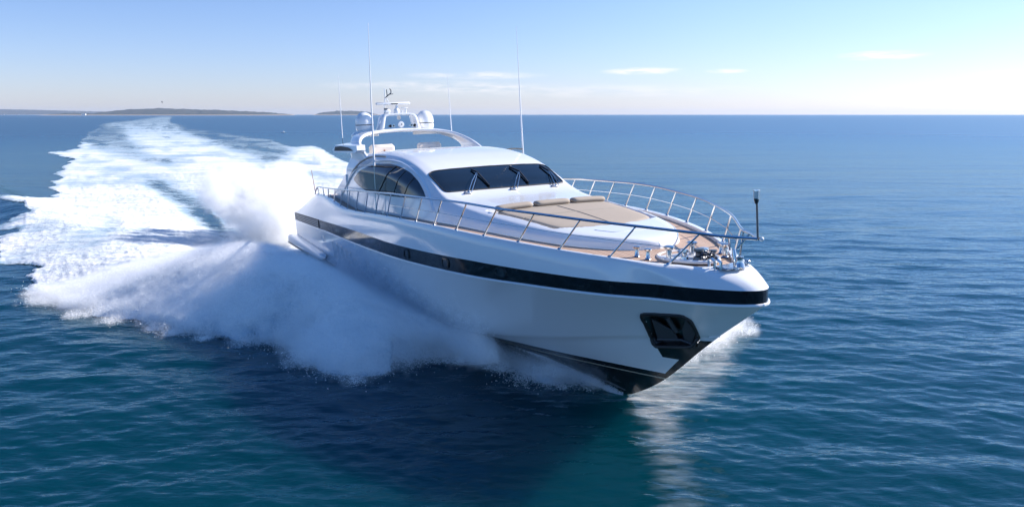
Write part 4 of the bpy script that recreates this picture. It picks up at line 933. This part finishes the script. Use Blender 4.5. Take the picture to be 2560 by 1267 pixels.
def island(name, dist, px0, px1, prof, m, depth, seed, label, tree=5.):
    """ridge of land at the given distance; prof = [(px, height px above the sea line)]"""
    prof = np.array(prof, float); n = 420; nd = 26; xs = np.linspace((px0 - 1280) / FPX * dist, (px1 - 1280) / FPX * dist, n); V = np.zeros((nd, n, 3))
    hp = np.interp(xs / dist * FPX + 1280, prof[:, 0], prof[:, 1]) / FPX * dist
    for j in range(nd):
        v = j / (nd - 1); y = dist + depth * v + 0 * xs; sh = np.sin(min(v * 1.35, 1) * math.pi / 2) ** .8 if v < .74 else math.cos((v - .74) / .26 * math.pi / 2)
        bump = tree * 1.5 * (fbm(np.stack([xs * .03, y * .03], -1), 5, seed) + .25) * np.clip(hp / 14, 0, 1) * (v > .05)
        z = hp * sh + bump * min(1, v * 4) * (1 if v < .97 else 0); z = np.where((v == 0) | (v == 1), -1, np.maximum(z, .6)); V[j] = np.stack([xs, y, z], 1)
    b = MB().grid(V); o = b.build(name, m, None, fix=False, auto=180); o['kind'] = 'structure'; o['label'] = label; return o
island('island', 5200, 105, 705, [(105, 0), (118, 3), (140, 5), (180, 3.5), (220, 5), (245, 10), (290, 14), (360, 17), (400, 15.5), (460, 13.5), (520, 12), (580, 9), (640, 6), (690, 2.5), (705, 0)], MT['bush'], 500, 3, 'low wooded island with a sandy shore left on the horizon')
island('island', 6500, 785, 945, [(785, 0), (800, 6), (830, 9), (870, 9.5), (905, 8), (930, 3), (945, 0)], MT['bush'], 350, 9, 'small low wooded island beyond the radar mast')
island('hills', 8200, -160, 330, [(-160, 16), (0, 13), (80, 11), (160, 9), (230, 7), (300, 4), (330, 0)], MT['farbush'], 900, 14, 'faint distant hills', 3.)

def mini_boat(name, px, dist, L, label, cat, wake=False):
    r = empty(name, label, cat); x = (px - 1280) / FPX * dist; r.location = (x, dist, 0); W_ = L * .3
    hb = MB(); st = []
    for t in np.linspace(0, 1, 9):
        w = W_ / 2 * (1 - t ** 3); st.append([[-L / 2 + L * t, -w, L * .16 + .04 * L * t], [-L / 2 + L * t, -w * .7, -.2], [-L / 2 + L * t, w * .7, -.2], [-L / 2 + L * t, w, L * .16 + .04 * L * t]])
    hb.grid(np.array(st), closev=True); hb.F.append([0, 1, 2, 3]); hb.build('hull', MT['white'], r)
    MB().box((-L * .05, 0, L * .24), (L * .4, W_ * .7, L * .16), .05 * L).build('cabin', MT['white'], r)
    return r
for i, (px, d, L, lb) in enumerate([(8, 5000, 40, 'leftmost tiny white boat moored under the far hills'), (32, 5000, 22, 'second tiny white boat from the left under the far hills'), (68, 5000, 18, 'tiny white boat right of the moored pair under the far hills')]):
    mini_boat('boat', px, d, L, lb, 'boat')['group'] = 'boats moored below the far hills'
bo = mini_boat('motorboat', 709, 250, 2.2, 'tiny white boat alone on the blue water right of the wake', 'boat'); bo.location.x = trace(709, 333)[0]; bo.location.y = trace(709, 333)[1]
mini_boat('ship', 1175, 9000, 24, 'speck of a ship on the horizon right of the radar mast', 'ship')
hs = empty('house', 'white house on the shore of the wooded island', 'house'); hs.location = ((228 - 1280) / FPX * 5190, 5190, 0)
MB().box((0, 0, 6), (26, 14, 9), .2).build('wall', MT['whip'], hs); MB().add([[-14, -8, 10.5], [14, -8, 10.5], [14, 8, 10.5], [-14, 8, 10.5], [-12, 0, 14], [12, 0, 14]], [[0, 1, 5, 4], [2, 3, 4, 5], [1, 2, 5], [3, 0, 4]]).build('roof', MT['grey'], hs, smooth=False)
# gull
gd = 170; gp = np.array([(405 - 1280) / FPX, cp + (633.5 - 256) / FPX * sp, -sp + (633.5 - 256) / FPX * cp]); gp = gp / np.linalg.norm(gp) * gd + [0, 0, CAM_H]
gl = MB(); gl.tube([(-.2, 0, 0), (-.1, 0, .02), (.05, 0, .02), (.2, 0, .0)], [.01, .05, .05, .015], 8)
for s in (-1, 1):
    gl.add([[-.05, 0, .03], [.08, 0, .03], [.10, s * .28, .13], [-.02, s * .28, .12], [-.02, s * .62, .04], [-.08, s * .60, .04], [-.05, 0, .01], [-.02, s * .28, .10]], [[0, 1, 2, 3], [3, 2, 4, 5], [6, 1, 2, 7], [7, 2, 4, 5], [0, 3, 7, 6]])
g_ = gl.build('seagull', MT['darksteel']); g_.location = gp; g_.rotation_euler = (.3, 0, .6); g_['label'] = 'dark seagull flying alone above the wooded island'; g_['category'] = 'bird'

# ================================================================== HAZE
hz = MB(); hx = 14500; ztop = 75; hz.add([[-hx, -14500, -1.5], [hx, -14500, -1.5], [hx, 14500, -1.5], [-hx, 14500, -1.5], [-hx, -14500, ztop], [hx, -14500, ztop], [hx, 14500, ztop], [-hx, 14500, ztop]],
            [[0, 3, 2, 1], [4, 5, 6, 7], [0, 1, 5, 4], [1, 2, 6, 5], [2, 3, 7, 6], [3, 0, 4, 7]])
hm = bpy.data.materials.new('haze'); hm.use_nodes = True; t = hm.node_tree; t.nodes.remove(t.nodes['Principled BSDF'])
pv = N(t, 'ShaderNodeVolumePrincipled'); pv.inputs['Color'].default_value = (.66, .80, 1., 1); pv.inputs['Density'].default_value = 4.0e-5; pv.inputs['Anisotropy'].default_value = .2
t.links.new(pv.outputs[0], t.nodes['Material Output'].inputs['Volume'])
hob = hz.build('haze', hm, None, smooth=False); hob['kind'] = 'stuff'; hob['label'] = 'thin sea haze'; hob['category'] = 'haze'
